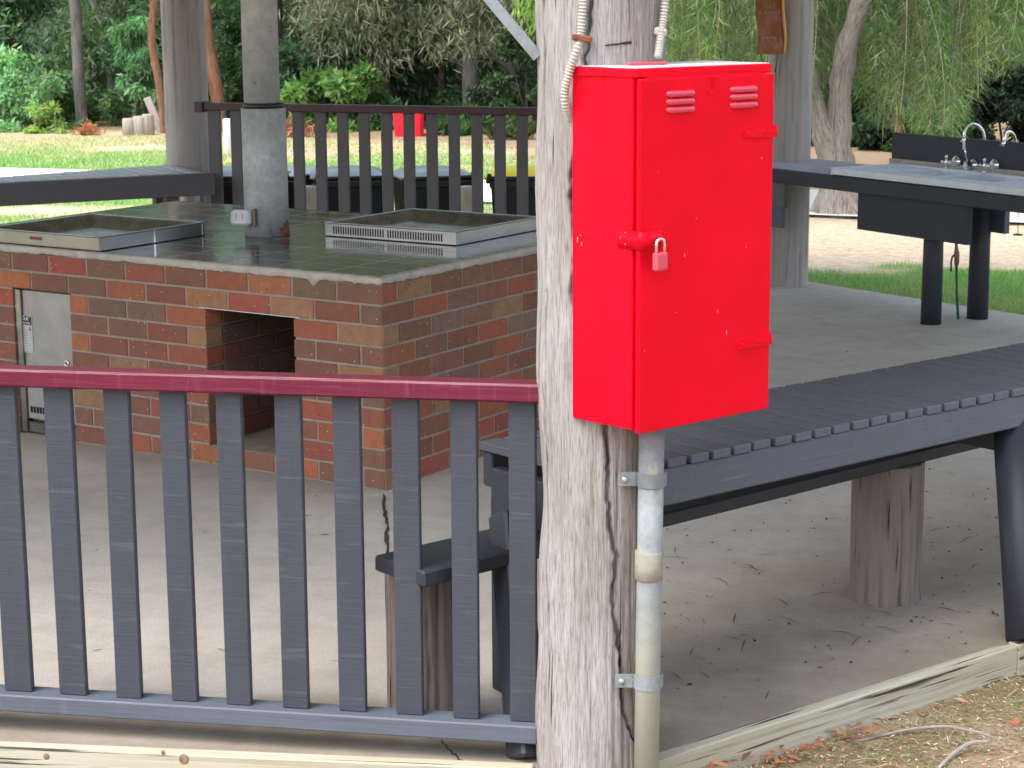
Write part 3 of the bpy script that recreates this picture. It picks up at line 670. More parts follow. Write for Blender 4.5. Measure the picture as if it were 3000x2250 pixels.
# knee brace
b = MB(); bp0, bp1 = at(1576, 168, 5.02), at(1310, -150, 5.06); dv = (bp1-bp0).normalized(); nv = V(0, 1, 0).cross(dv).normalized()
b.box((bp0+bp1*1.0)/2, ((bp1-bp0).length, .004, .027), (dv, V(0, 1, 0), nv), .001); b.box((bp0+bp1)/2+nv*.013+V(0, .014, 0), ((bp1-bp0).length, .027, .004), (dv, V(0, 1, 0), nv), .001)
tag(b.build('steel_brace', GALVS), 'galvanised angle brace slanting up from behind the grey post', 'brace')
# ---------------------------------------------------------------- near table with crosswise boards
TA = V(.578, 5.453, 0); TD = V(.781, .625, 0).normalized(); TN = V(-TD.y, TD.x, 0); TZ = .77
tab = thing('slatted_table', TA+TD*1.0+TN*.25, 'long charcoal slatted table behind the red cabinet running to the right', 'table')
def tb(t0, t1, n0, n1, z0, z1, bev=.003, b=None, P=TA, D=TD, N=TN):
    b = b or MB(); b.box(P+D*((t0+t1)/2)+N*((n0+n1)/2)+UP*((z0+z1)/2), (t1-t0, n1-n0, z1-z0), (D, N, UP), bev); return b
t = -.447
CHARTOP = m_paint('charcoal_tabletop_paint', (.062, .064, .080), (.13, .135, .16), .5, .15, 1.0, .35)  # darker than the beam paint; light by facing is in the colours
while t < 2.9:
    w = .0715+rnd.uniform(-.001, .001); e = rnd.uniform(-.003, .003)
    b = MB(); b.box(TA+TD*(t+w/2)+TN*(.256+e)+UP*(TZ-.013), (w, .524, .026), (TD, TN, UP), .003, end=1); b.build('board', [CHARTOP, CHARL], tab); t += w+.013  # ends take the lighter beam paint, standing in for front light
tb(-.44, 2.9, -.004, .042, TZ-.132, TZ-.0265, .005).build('front_beam', CHARL, tab)
tb(-.44, 2.9, .47, .515, TZ-.132, TZ-.0265, .005).build('back_beam', CHARD, tab)
tb(-.447, -.402, .043, .469, TZ-.215, TZ-.070, .004).build('cross_beam', CHARD, tab)
tb(1.35, 1.395, .043, .469, TZ-.22, TZ-.075, .004).build('cross_beam', CHARD, tab)
def sqleg(top, bot, w, par, mat=CHARD, name='leg'):
    d = (top-bot).normalized(); a = (TD-d*TD.dot(d)).normalized(); b = MB(); b.box((top+bot)/2, (w, w, (top-bot).length), (a, d.cross(a), d), .008); return b.build(name, mat, par)
sqleg(V(-.012, 5.40, .60), V(.035, 5.075, -.0), .088, tab)
sqleg(V(-.02, 5.62, .60), V(-.02, 5.62, .0), .07, tab)
b = MB(); b.tube([V(1.640, 6.03, 0), V(1.644, 6.20, .32), V(1.648, 6.38, .64)], [.070, .067, .064], 20); b.build('leg', CHARD, tab)
# bench seat on log stumps
SD = V(.757, .654, 0).normalized(); SM = V(-SD.y, SD.x, 0); SP = V(-.239, 5.083, 0)
seat = thing('plank_bench', SP+SD*1.0, 'low charcoal plank bench on log stumps under the slatted table', 'bench')
tb(0, 3.2, 0, .22, .48, .525, .006, None, SP, SD, SM).build('seat', CHARD, seat)
def stump(c, r, z1, sd, par):
    o = rough_post('stump_leg', c, r, -.02, z1, STUMP, 90, 120, .008, .01, seed=sd, label=None, cat=None, profile=lambda th, z: -.014*math.exp(-((th-4.95-.05*math.sin(z*9))/.03)**2)*(1-sm(.2, .5, z)) - .004*math.exp(-((th-5.3)/.05)**2)); o.parent = par; o.location = Vector((c[0], c[1], -.02))-par.location; return o
stump((-.262, 5.345), .098, .48, 21, seat)
stump((1.272, 6.515), .117, .48, 33, seat)
# ---------------------------------------------------------------- barbecue island
BC = V(-.5325, 8.0388, 0); EL = V(-.83894, .54423, 0); ER = V(.54423, .83894, 0)
bbq = thing('barbecue_island', BC+EL*1.4+ER*1.0, 'square brick barbecue island with dark tiled top behind the railing', 'barbecue')
PAL0 = {'D': (.17, .085, .068), 'G': (.145, .105, .092), 'O': (.36, .125, .065), 'P': (.26, .095, .075), 'R': (.31, .10, .068), 'B': (.20, .11, .085), 'T': (.29, .175, .105), 'V': (.20, .15, .145)}
def bcol(ch): return tuple(q*rnd.uniform(.88, 1.1) for q in PAL[ch])
PAL = {'D': (.235, .102, .068), 'G': (.20, .12, .088), 'O': (.42, .145, .07), 'P': (.31, .10, .068), 'R': (.36, .11, .068), 'B': (.25, .12, .085), 'T': (.34, .185, .105), 'V': (.22, .14, .115)}
rows_L = ['DGOPDPGPDG', 'GDTRTDRGDOD', 'TR__RGGO', 'BDG__DGBR', 'TD__RDDO', '', '', '', '', '']
rows_R = ['PTDBDDPB', 'DRBBRGDP', 'TDVBTDPR', 'RGDRVOGD', 'TDBDRVDB', 'PVGRDB', '', '', '', '']
HB, ST = .087, .240
wallb = MB()
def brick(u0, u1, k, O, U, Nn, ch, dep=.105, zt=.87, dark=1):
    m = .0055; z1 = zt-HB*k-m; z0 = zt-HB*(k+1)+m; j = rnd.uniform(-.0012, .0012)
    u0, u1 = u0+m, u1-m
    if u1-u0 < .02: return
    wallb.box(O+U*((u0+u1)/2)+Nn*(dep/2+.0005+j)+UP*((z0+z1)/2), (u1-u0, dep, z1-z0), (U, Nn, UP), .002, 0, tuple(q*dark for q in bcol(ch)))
def wall_rows(O, U, Nn, L, rows, odd_first, holes=(), nrow=10, dark=1.0, pal='DGOPRBTDBRRPB'):
    for k in range(nrow):
        # stretcher bond; corner alternates .115 / .235
        first = .115 if (k % 2 == 0) == odd_first else .235
        ed = [0, first]
        while ed[-1] < L-.03: ed.append(min(L, ed[-1]+ST))
        r = rows[k] if k < len(rows) else ''
        for i in range(len(ed)-1):
            a, c = ed[i], ed[i+1]; ch = r[i] if i < len(r) and r[i] != '_' else rnd.choice(pal)
            segs = [(a, c)]
            for (h0, h1, k0, k1) in holes:
                if k0 <= k < k1:
                    ns = []
                    for s0, s1 in segs:
                        if s1 <= h0 or s0 >= h1: ns.append((s0, s1)); continue
                        if s0 < h0: ns.append((s0, h0))
                        if s1 > h1: ns.append((h1, s1))
                    segs = ns
            for s0, s1 in segs:
                if s1-s0 > .03: brick(s0, s1, k, O, U, Nn, ch, dark=dark)
LL, RR = 2.86, 1.92
wall_rows(BC, EL, ER, LL, rows_L, False, [(.475, .957, 2, 9), (1.795, 2.155, 2, 10)])
wall_rows(BC-EL*-.1065+ER*0.0, ER, EL*1.0, .001, [], True)  # no-op keeps numbering
# right face (normal faces +EL inwards); skip overlap with corner bricks by starting behind them
BCR = BC
def wall_right():
    for k in range(10):
        first = .115 if k % 2 == 0 else .235
        ed = [0, first]
        while ed[-1] < RR-.03: ed.append(min(RR, ed[-1]+ST))
        r = rows_R[k]
        for i in range(len(ed)-1):
            a, c = ed[i], ed[i+1]; ch = r[i] if i < len(r) else rnd.choice('DGOPRBTDBRRPB')
            brick(a, c, k, BC+EL*.0, ER, EL, ch, dep=.05)
wall_right()
# cavity lining
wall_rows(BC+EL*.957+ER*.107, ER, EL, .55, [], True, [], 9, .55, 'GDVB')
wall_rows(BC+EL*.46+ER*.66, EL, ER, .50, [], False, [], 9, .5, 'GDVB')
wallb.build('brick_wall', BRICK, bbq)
mo = MB()
def mbx(l0, l1, r0, r1, z0, z1, b=None, bev=.001):
    b = b or mo; b.box(BC+EL*((l0+l1)/2)+ER*((r0+r1)/2)+UP*((z0+z1)/2), (l1-l0, r1-r0, z1-z0), (EL, ER, UP), bev); return b
e = .0045
mbx(e, .462, e+.0, RR-e, -.02, .868); mbx(.4625, .9715, e, .105, .700, .8675); mbx(.4705, .9615, e, .64, -.02, .083); mbx(.4705, .9615, .67, RR-e, -.02, .867)
mbx(.972, 1.783, e, RR-e, -.02, .868); mbx(1.7835, 2.166, e, .12, .700, .8675); mbx(1.7905, 2.160, .06, RR-e, -.02, .6995); mbx(2.1665, LL-e, e, RR-e, -.02, .868)
mo.build('mortar_core', MORTAR, bbq)
b = MB(); mbx(.44, 1.0, .004, .11, .6955, .6995, b); b.build('lintel', STEEL, bbq)
# render lip with ragged lower edge
def lip(O, U, Nn, L, b):
    n = int(L/.012); base = len(b.v)
    for i in range(n+1):
        u = L*i/n; low = .868+.0015+.0045*fb(u*3.1, 3, 1, U.x)+.004*fb(u*28, 1, 1, U.y)
        if abs(u-.36) < .045 and U.x < 0: low -= .030*math.exp(-((u-.36)/.020)**2)
        if rnd.random() < .02: low -= .006
        for z, o in ((low, -.002), (low+.004, -.007), (.893, -.008), (.900, -.003), (.9015, .012), (.899, .05)):
            b.v.append(O+U*u+Nn*o+UP*(z+.0012*fb(u*25, z*9, 1)))
    for i in range(n):
        for j in range(5): b.face((base+i*6+j, base+(i+1)*6+j, base+(i+1)*6+j+1, base+i*6+j+1), [(0, 0)]*4, True)
b = MB(); lip(BC-EL*.008, EL, ER, LL+.016, b); lip(BC-ER*.008, ER, EL, RR+.016, b); b.build('cement_lip', RENDER, bbq)
b = MB()
pts = [BC+EL*l+ER*r+UP*.9005 for l, r in ((.010, .010), (LL+.01, .010), (LL+.01, RR+.01), (.010, RR+.01))]
b.v = pts+[p-UP*.03 for p in pts]; uv = [(0, 0), (LL, 0), (LL, RR), (0, RR)]
b.face((0, 3, 2, 1), [uv[0], uv[3], uv[2], uv[1]])
for i in range(4): j = (i+1) % 4; b.face((i, j, j+4, i+4), [(0, 0)]*4)
b.build('tiled_top', TILE, bbq)
# stainless service door
dr = MB(); mbx(1.800, 2.120, .022, .034, .075, .690, dr, .002); dd_ = dr.build('service_door', m_metal('door_stainless', (.33, .325, .31), .42, (4, 300), .4), bbq)
b = MB(); mbx(2.122, 2.160, .010, .040, .01, .693, b, .002); mbx(1.79, 2.16, .02, .055, .01, .06, b, .002); b.build('door_frame', STEELD, bbq)
b = MB()
for k in range(14): mbx(1.83+k*.02, 1.842+k*.02, .018, .024, .105, .135, b, .001)
b.build('vent_slot', DARK, dd_)
DPl = BC+ER*.0215
def dpt(x, y): p = onpl(x, y, DPl, ER); return p
sg = MB(); ca_, cb_ = dpt(33, 925), dpt(97, 1035)
l0, l1 = (dpt(97, 985)-BC).dot(EL), (dpt(30, 985)-BC).dot(EL); zT, zB = dpt(65, 922).z, dpt(65, 1030).z
mbx(l0, l1, .0190, .0215, zB, zT, sg, .001); so = sg.build('instruction_plate', m_plain('sign_plate', (.42, .43, .42), .45), dd_)
hb = MB(); mbx(l0+.004, l1-.004, .0165, .0188, zT-.045, zT-.003, hb, .001); hb.build('header_band', BLACK, so)
tb_ = MB()
for k in range(12):
    zz = zT-.058-k*.0125; mbx(l0+.03+rnd.random()*.02, l1-.008, .0175, .0189, zz-.0022, zz, tb_, .0004)
tb_.build('text_lines', m_plain('sign_print', (.16, .17, .17), .6), so)
rd = MB(); p = dpt(89, 964); rd.ellip(p-ER*.003, (.006, .003, .010), (EL, ER, UP)); rd.build('red_mark', REDPL, so)
gd = MB(); p = dpt(60, 907); gd.ellip(p-ER*.001, (.010, .002, .011), (EL, ER, UP)); gd.build('green_sticker', m_plain('green_sticker', (.02, .14, .06), .5), dd_)
for (x, y) in ((31, 857), (33, 887), (41, 905), (80, 908), (31, 920), (91, 928)): p = dpt(x, y); sc_b = MB(); sc_b.ellip(p-ER*.008, (.004, .004, .004), (EL, ER, UP), 10, 6); sc_b.build('screw', CHROME, dd_)
lk = MB(); p = dpt(197, 1065); lk.tube([p-ER*.004+(EL*math.cos(a)+UP*math.sin(a))*.012 for a in [6.2832*k/16 for k in range(17)]], .004, 8, caps=False); lk.build('lock_ring', CHROME, dd_)
def txt(body, size, loc, xa, ya, mat, name, par, extr=.0006, align='CENTER'):
    cu = bpy.data.curves.new(name, 'FONT'); cu.body = body; cu.size = size; cu.extrude = extr; cu.align_x = align; cu.align_y = 'CENTER'
    o = bpy.data.objects.new(name, cu); C.objects.link(o); dg = bpy.context.evaluated_depsgraph_get(); dg.update()
    me = bpy.data.meshes.new_from_object(o.evaluated_get(dg)); bpy.data.objects.remove(o); me.materials.append(mat)
    m = bpy.data.objects.new(name, me); C.objects.link(m); za = xa.cross(ya)
    M = Matrix(((xa.x, ya.x, za.x, loc.x), (xa.y, ya.y, za.y, loc.y), (xa.z, ya.z, za.z, loc.z), (0, 0, 0, 1)))
    me.transform(M); off = BASE.get(par.name, V(0, 0, 0)); me.transform(Matrix.Translation(-off)); m.parent = par; return m
cc = BC+EL*((l0+l1)/2)+ER*.0160
txt('BARBECUE', .024, cc+UP*(zT-.016), -EL, UP, WHITEP, 'header_text', so); txt('OPERATING INSTRUCTIONS', .0105, cc+UP*(zT-.036), -EL, UP, WHITEP, 'header_text', so)
# hotplates
def hotplate(l0, l1, r0, r1, label, slots):
    z0, z1 = .9012, .966; hp = thing('hotplate', BC+EL*((l0+l1)/2)+ER*((r0+r1)/2)+UP*z0, label, 'hotplate', 'stainless hotplates on the brick island')
    b = MB(); w = .020
    mbx(l0, l1, r0, r0+w, z0, z1, b, .004); mbx(l0, l1, r1-w, r1, z0, z1, b, .004); mbx(l0, l0+w, r0+w+.0005, r1-w-.0005, z0, z1-.0005, b, .004); mbx(l1-w, l1, r0+w+.0005, r1-w-.0005, z0, z1-.0005, b, .004)
    fr = b.build('surround', STEELH, hp)
    b = MB(); q_ = .011
    for (a0, a1, c0_, c1_) in ((l0, l1, r0, r0+q_), (l0, l1, r1-q_, r1), (l0, l0+q_, r0+q_, r1-q_), (l1-q_, l1, r0+q_, r1-q_)): mbx(a0, a1, c0_, c1_, z1+.0002, z1+.0022, b, .0008)
    b.build('polished_rim', STEEL, hp)
    b = MB(); n = 30; base = 0
    for j in range(n+1):
        for i in range(n+1):
            u, v = i/n, j/n; dz = .008*math.exp(-(((u-.5)**2+(v-.5)**2)/.05))
            ed_ = max(abs(u-.5), abs(v-.5))*2; rise = .046*sm(.80, 1.0, ed_)
            b.v.append(BC+EL*(l0+w+(l1-l0-2*w)*u)+ER*(r0+w+(r1-r0-2*w)*v)+UP*(z0+.014-dz*.8+rise))
    for j in range(n):
        for i in range(n): b.face((j*(n+1)+i, (j+1)*(n+1)+i, (j+1)*(n+1)+i+1, j*(n+1)+i+1), [(i/n*.6, j/n*.6)]*4, True)
    b.build('cooking_plate', STEELD, hp)
    c = BC+EL*((l0+l1)/2)+ER*((r0+r1)/2)+UP*(z0+.0095); b = MB(); b.tube([c, c+UP*.001], .014, 16); b.build('drain_hole', DARK, hp)
    if slots:
        b = MB(); n = 44
        for k in range(n):
            if k == 21: continue
            l = l1-.055-(l1-l0-.14)*k/(n-1); mbx(l-.0038, l+.0038, r0-.0012, r0+.003, z0+.014, z0+.050, b, .0005)
        b.build('vent_slots', DARK, hp)
    return hp
h1_ = hotplate(1.612, 2.36, .030, .745, 'stainless hotplate with red badge on the left end of the tiled top', False)
hotplate(.325, 1.095, 1.02, 1.74, 'stainless hotplate with a slotted vent front right of the flue pipe', True)
b = MB(); pb = onpl(105, 698, BC+ER*.029, ER); b.box(pb, (.078, .004, .015), (EL, ER, UP), .006); b.build('badge', m_plain('badge_red', (.20, .025, .035), .35), h1_)
b = MB(); b.box(BC+EL*1.6105+ER*.39+UP*.934, (.002, .012, .060), (EL, ER, UP), .0005); b.build('seam_strip', CHROME, h1_)
# flue
fc = BC+EL*1.375+ER*.925
fl = thing('flue_pipe', V(fc.x, fc.y, .9015), 'thick mottled grey flue pipe rising from the tiled barbecue top', 'flue')
zc = onpl(760, 312, V(0, fc.y-.1, 0), V(0, -1, 0)).z
b = MB(); b.tube([V(fc.x, fc.y, .9015), V(fc.x, fc.y, 1.2), V(fc.x, fc.y, zc-.012)], .107, 48); b.build('lower_section', FLUE, fl)
b = MB(); b.tube([V(fc.x, fc.y, zc-.011), V(fc.x, fc.y, zc+.012)], [.098, .097], 48); b.build('black_band', BLACK, fl)
b = MB(); b.tube([V(fc.x-.006, fc.y, zc+.013), V(fc.x-.006, fc.y, 2.4), V(fc.x-.008, fc.y, 3.9)], .086, 48); b.build('upper_section', FLUEU, fl)
b = MB()
for k in range(60):      # rust eaten foot on the right
    th = -.35+rnd.gauss(0, .22); z = .905+abs(rnd.gauss(0, .028)); rr = .1072+.0008*rnd.random(); c = V(fc.x+math.cos(th)*rr, fc.y+math.sin(th)*rr, z)
    tn = V(-math.sin(th), math.cos(th), 0); b.ellip(c, (rnd.uniform(.004, .012), rnd.uniform(.004, .014), .0012), (tn, UP, V(math.cos(th), math.sin(th), 0)), 7, 4)
b.build('rust_patch', RUST, fl)
skp = onpl(706, 638, V(0, fc.y-.118, 0), V(0, -1, 0)); sk = thing('power_socket', skp, 'white weatherproof double socket fixed to the foot of the flue', 'socket')
b = MB(); sx = V(.97, -.22, 0).normalized(); sy = V(.22, .97, 0).normalized()
b.box(skp, (.105, .050, .078), (sx, sy, UP), .014, taper=(1, .84)); b.build('housing', WHITEP, sk)
b = MB(); b.box(skp-sy*.026+UP*.006+sx*-.006, (.075, .004, .040), (sx, sy, UP), .004)
b.build('flap_cover', m_plain('flap_plastic', (.60, .60, .60), .45), sk)
GRV = m_plain('groove_grey', (.25, .25, .26), .6)
for du in (-.042, -.014, .018): b = MB(); b.box(skp-sy*.0285+UP*.010+sx*du, (.004, .002, .030), ((sx+UP*.15).normalized(), sy, UP), .0005); b.build('groove', GRV, sk)
b = MB(); b.box(skp+sx*.062+sy*.020, (.016, .03, .085), (sx, sy, UP), .003); b.build('back_plate', BRASS, sk)
# ---------------------------------------------------------------- back railing
BL, BR = at(597, 300, 14.02), at(1640, 309, 13.05); BL.z = BR.z = 0; BD = (BR-BL).normalized(); BN = V(-BD.y, BD.x, 0)
ZR = at(800, 303, 13.85).z
rl = thing('railing', (BL+BR)/2, 'far charcoal slatted railing in front of the wheelie bins', 'railing')
def bx2(u0, u1, n0, n1, z0, z1, name, mat): b = MB(); b.box(BL+BD*((u0+u1)/2)+BN*((n0+n1)/2)+UP*((z0+z1)/2), (u1-u0, n1-n0, z1-z0), (BD, BN, UP), .004); return b.build(name, mat, rl)
bx2(-.03, 2.9, -.045, .045, ZR-.05, ZR, 'top_rail', MAROOND); bx2(-.045, .02, -.06, .06, ZR-.065, ZR+.008, 'rail_end', MAROOND)
bx2(0, 2.9, -.03, .04, .10, .15, 'bottom_rail', CHARB)
PBk = BL-BN*.02
for x in [611, 676.5, 741.5, 807, 858, 923, 988, 1051, 1116.5, 1181.6, 1248.5, 1313.6, 1380.5, 1447.5, 1512.6, 1578]:
    if x == 807: continue
    wpx = 36 if x == 611 else 31.5
    u0 = (onpl(x, 450, PBk, -BN)-BL).dot(BD); u1 = (onpl(x+wpx, 450, PBk, -BN)-BL).dot(BD)
    if u1-u0 > .02: bx2(u0, u1, -.02, .004, .151, ZR-.0505, 'slat', CHARB)
# ---------------------------------------------------------------- far poles
lp = at(543, 300, 14.5)
rough_post('round_pole', (lp.x, 14.55), .165, -.2, 3.1, POSTB, 60, 90, .004, 0, seed=51, label='round timber pole left of the flue behind the slatted bench end', cat='post', grp='round poles holding the shelter roof', taper=.06)
rough_post('round_pole', (1.955, 13.97), .155, -.2, 3.1, POSTB, 60, 90, .004, 0, seed=62, label='round timber pole with orange pouch right of the red cabinet', cat='post', grp='round poles holding the shelter roof')
# left bench table
LA, LD = V(-3.377, 13.11, 0), V(.888, .46, 0).normalized(); LN = V(-LD.y, LD.x, 0); LZ = .84
lt = thing('slatted_table', LA+LD*.5, 'long slatted grey table reaching in from the left edge to the pole', 'table')
t = -1.6
CHARGL = m_paint('tabletop_paint_sky_sheen', (.30, .31, .36), (.40, .41, .46), .35, .15, .5, .3)  # pale base puts the sky's sheen into the charcoal boards' colour
lf0, lf1 = G(0, 518, LZ), G(488, 482, LZ)
while t < 1.36:
    a0, a1 = (lf0-LA), (lf1-LA); f_ = (t-a0.dot(LD))/(a1.dot(LD)-a0.dot(LD)); wd_ = max(.2, min(.80, a0.dot(LN)+(a1.dot(LN)-a0.dot(LN))*f_))
    tb(t, t+.086, 0, wd_, LZ-.028, LZ+rnd.uniform(-.002, .002), .003, None, LA, LD, LN).build('board', CHARGL, lt); t += .094
tb(-1.6, 1.47, -.045, -.001, LZ-.155, LZ-.004, .004, None, LA, LD, LN).build('front_beam', CHARB, lt)
tb(.0, 1.37, .50, .54, LZ-.15, LZ-.0285, .004, None, LA, LD, LN).build('back_beam', CHARB, lt)
for tt in (-1.2, 1.15):
    tb(tt, tt+.09, .05, .14, 0, LZ-.029, .005, None, LA, LD, LN).build('leg', CHARB, lt); tb(tt, tt+.09, .30, .39, 0, LZ-.029, .005, None, LA, LD, LN).build('leg', CHARB, lt)
# ---------------------------------------------------------------- sink bench
SO, SE, SN = V(2.107, 12.84, 0), V(.507, -.862, 0).normalized(), V(.862, .507, 0).normalized(); SZ = .88
sb = thing('sink_bench', SO+SE*.8+SN*.3, 'charcoal outdoor bench with steel double sink and taps on two thick round legs', 'bench')
def sbx(e0, e1, n0, n1, z0, z1, name, mat, par=None, bev=.003): return tb(e0, e1, n0, n1, z0, z1, bev, None, SO, SE, SN).build(name, mat, par or sb)
CHARS = m_paint('charcoal_sink_bench', (.030, .032, .045), (.07, .075, .09), .5, .2, .8, .3)
t = -1.75
while t < -.01:
    w = min(.086, -.0-t); sbx(t, t+w, .0, .68, SZ-.03, SZ+rnd.uniform(-.003, .002), 'board', CHARGL); t += .092
sbx(-1.75, 2.4, -.045, -.001, SZ-.096, SZ-.003, 'front_beam', CHARS); sbx(-1.75, 2.4, .64, .68, SZ-.125, SZ-.031, 'back_beam', CHARS)
sbx(.22, 1.22, .0, .045, SZ-.335, SZ-.0965, 'apron', CHARS)
sbx(.45, .93, .59, .635, SZ-.335, SZ-.0965, 'rear_apron', m_paint('rear_apron_lit_paint', (.12, .12, .17), (.2, .2, .25), .5, .2, .5))  # paler than the front apron; light on this face is in the colour
for n_, e_, r_ in ((.125, .80, .062), (.515, .80, .064)):
    c = SO+SE*e_+SN*n_; b = MB(); b.tube([V(c.x, c.y, -.01), V(c.x, c.y, .4), V(c.x, c.y, SZ-.10)], [r_+.003, r_, r_-.002], 24); b.build('leg', CHARS, sb)
sbx(-1.05, -.42, -.09, -.046, .625, SZ-.0965, 'side_board', CHARB); sbx(-1.05, -.40, -.12, -.091, .50, .622, 'side_board', CHARL)
# stainless top with two bowls
b = MB(); ZS = .925
def sadd(e0, e1, n0, n1, z0, z1, bev=.001): tb(e0, e1, n0, n1, z0, z1, bev, b, SO, SE, SN)
holes = [(.42, .80), (.88, 1.26)]; n0h, n1h = .10, .50
sadd(.0, 2.3, -.05, n0h, ZS-.040, ZS); sadd(0, 2.3, n1h, .615, ZS-.02, ZS-.0005)
sadd(.0, .42, n0h+.0002, n1h-.0002, ZS-.02, ZS-.006); sadd(.80, .88, n0h+.0002, n1h-.0002, ZS-.02, ZS-.0008); sadd(1.26, 2.3, n0h+.0002, n1h-.0002, ZS-.02, ZS-.006)
sadd(0, .02, -.05, .615, ZS-.043, ZS+.0015)
sk_ = b.build('sink_top', STEEL, sb)
for h0, h1 in holes:
    b = MB(); sadd(h0, h1, n0h, n1h, ZS-.128, ZS-.123); sadd(h0-.006, h0, n0h, n1h, ZS-.128, ZS-.0205); sadd(h1, h1+.006, n0h, n1h, ZS-.128, ZS-.0205); sadd(h0, h1, n0h-.006, n0h, ZS-.128, ZS-.046); sadd(h0, h1, n1h, n1h+.006, ZS-.128, ZS-.0205); b.build('bowl', STEEL, sk_)
# splashback
PS = SO+SN*.64
def spt(x, y, off=0): return onpl(x, y, PS-SN*off, -SN)
spa = spt(2611, 478); e0 = (spa-SO).dot(SE); ztp = spt(2624, 389).z
tb(e0, 2.3, .64, .68, ZS+.012, ztp, .003, None, SO, SE, SN).build('splashback_board', CHARS, sb)
tb(e0, 2.3, .618, .64, ZS-.02, ZS+.018, .003, None, SO, SE, SN).build('splashback_ledge', RENDER, sb)
def gooseneck(xn, yn, xt, yt, xb, yb, label):
    a = spt(xn, yn, .09); tp = spt(xt, yt, .03); q = spt(xb, yb, -.045);     top_z = tp.z; mid = (a+q)/2; hw = (a-q)*.5; pts = [a-UP*.012, a]
    zb_ = max(a.z, q.z)
    pts += [mid+hw*math.cos(math.pi*k/14)+UP*((a.z*(1-k/14)+q.z*(k/14))-mid.z+(top_z-(a.z+q.z)/2)*math.sin(math.pi*k/14)) for k in range(15)]
    pts += [q-UP*.1]
    b = MB(); b.tube(pts, .0088, 12); th = b.build('gooseneck_tap', CHROME, sb)
    b = MB(); b.tube([a-UP*.004, a-UP*.012, a-UP*.030, a-UP*.034], [.009, .013, .013, .010], 14); b.box(a-UP*.026-SE*.015, (.030, .010, .008), (SE, SN, UP), .003); b.build('nozzle', CHROME, th)
gooseneck(2824, 402, 2856, 364, 2885, 408, 'taller gooseneck spout arching over the splashback at the left')
gooseneck(2941, 412, 2957, 386, 2976, 418, 'smaller gooseneck spout arching over the splashback at the right')
def crosstap(x, y, label, lever=False):
    c = spt(x, y, .0); out = -SN; b = MB(); b.tube([c, c+out*.010, c+out*.028], [.044, .041, .022], 20); th = b.build('lever_tap' if lever else 'cross_tap', CHROME, sb)
    b = MB(); b.tube([c+out*.02, c+out*.085], .011, 12)
    if lever:
        b.box(c+out*.055-UP*.0, (.034, .05, .060), (SE, out, UP), .009)
        b.tube([c+out*.05+UP*.015, c+out*.07+UP*.07, c+out*.085+UP*.115], .0065, 10); b.build('body', CHROME, th)
        b = MB(); q = c+out*.09+UP*.135; b.tube([q+(out*.6+SE*.5).normalized()*(.013*math.cos(a))+UP*(.026*math.sin(a)) for a in [6.2832*k/18 for k in range(19)]], .0075, 8, caps=False); b.build('lever_loop', WHITEP, th)
    else:
        b.build('stem', CHROME, th); b = MB(); q = c+out*.088
        b.tube([q-SE*.040, q+SE*.040], .0085, 10); b.tube([q-UP*.040, q+UP*.040], .0085, 10)
        for d in (SE, -SE, UP, -UP): b.ellip(q+d*.037, (.0125, .0125, .0125), None, 10, 6)
        b.build('cross_handle', CHROME, th)
crosstap(2803, 474, 'cross handle tap left of the lever tap on the splashback'); crosstap(2853, 484, 'chrome lever tap with long loop handle between two cross taps', True); crosstap(2915, 484, 'cross handle tap right of the lever tap on the splashback')
# hose and valve under sink
hv = thing('garden_tap', G(2807, 935, 0), 'brass hose valve on a thin green riser between the sink legs', 'tap')
Yv = 12.35; b = MB(); b.tube([at(2807, 935, Yv), at(2803, 860, Yv), at(2802, 776, Yv)], .0085, 12); b.build('green_riser', GREENH, hv)
b = MB(); b.tube([at(2802, 778, Yv), at(2803, 768, Yv), at(2803, 740, Yv), at(2802, 728, Yv), at(2801, 705, Yv)], [.012, .016, .017, .011, .007], 14)
b.tube([at(2801, 705, Yv), at(2801, 680, Yv)], .005, 8); b.build('valve_body', BRASS, hv)
b = MB(); b.tube([at(2796, 748, Yv), at(2790, 752, Yv), at(2787, 765, Yv), at(2786, 795, Yv)], [.008, .006, .006, .006], 10); b.build('valve_handle', BLACK, hv)
# hanging hook at the right edge
hk = thing('hanging_plug', at(2983, 690, 11.7), 'thin cord with a round dark disc hanging below the sink', 'plug')
b = MB(); b.tube([at(2983, 620, 11.7), at(2982, 686, 11.7)], .0022, 6); b.build('cord', BLACK, hk)
b = MB(); q = at(2982, 689, 11.7); b.tube([q, q+UP*.006], .028, 18); b.build('disc', BLACK, hk)
b = MB(); q = G(2862, 908, -.09); b.tube([q-UP*.02, q+UP*.03, q+UP*.05], [.075, .075, .068], 24); tag(b.build('pit_lid', WHITEP), 'round white plastic pit lid in the grass behind the sink legs', 'lid')
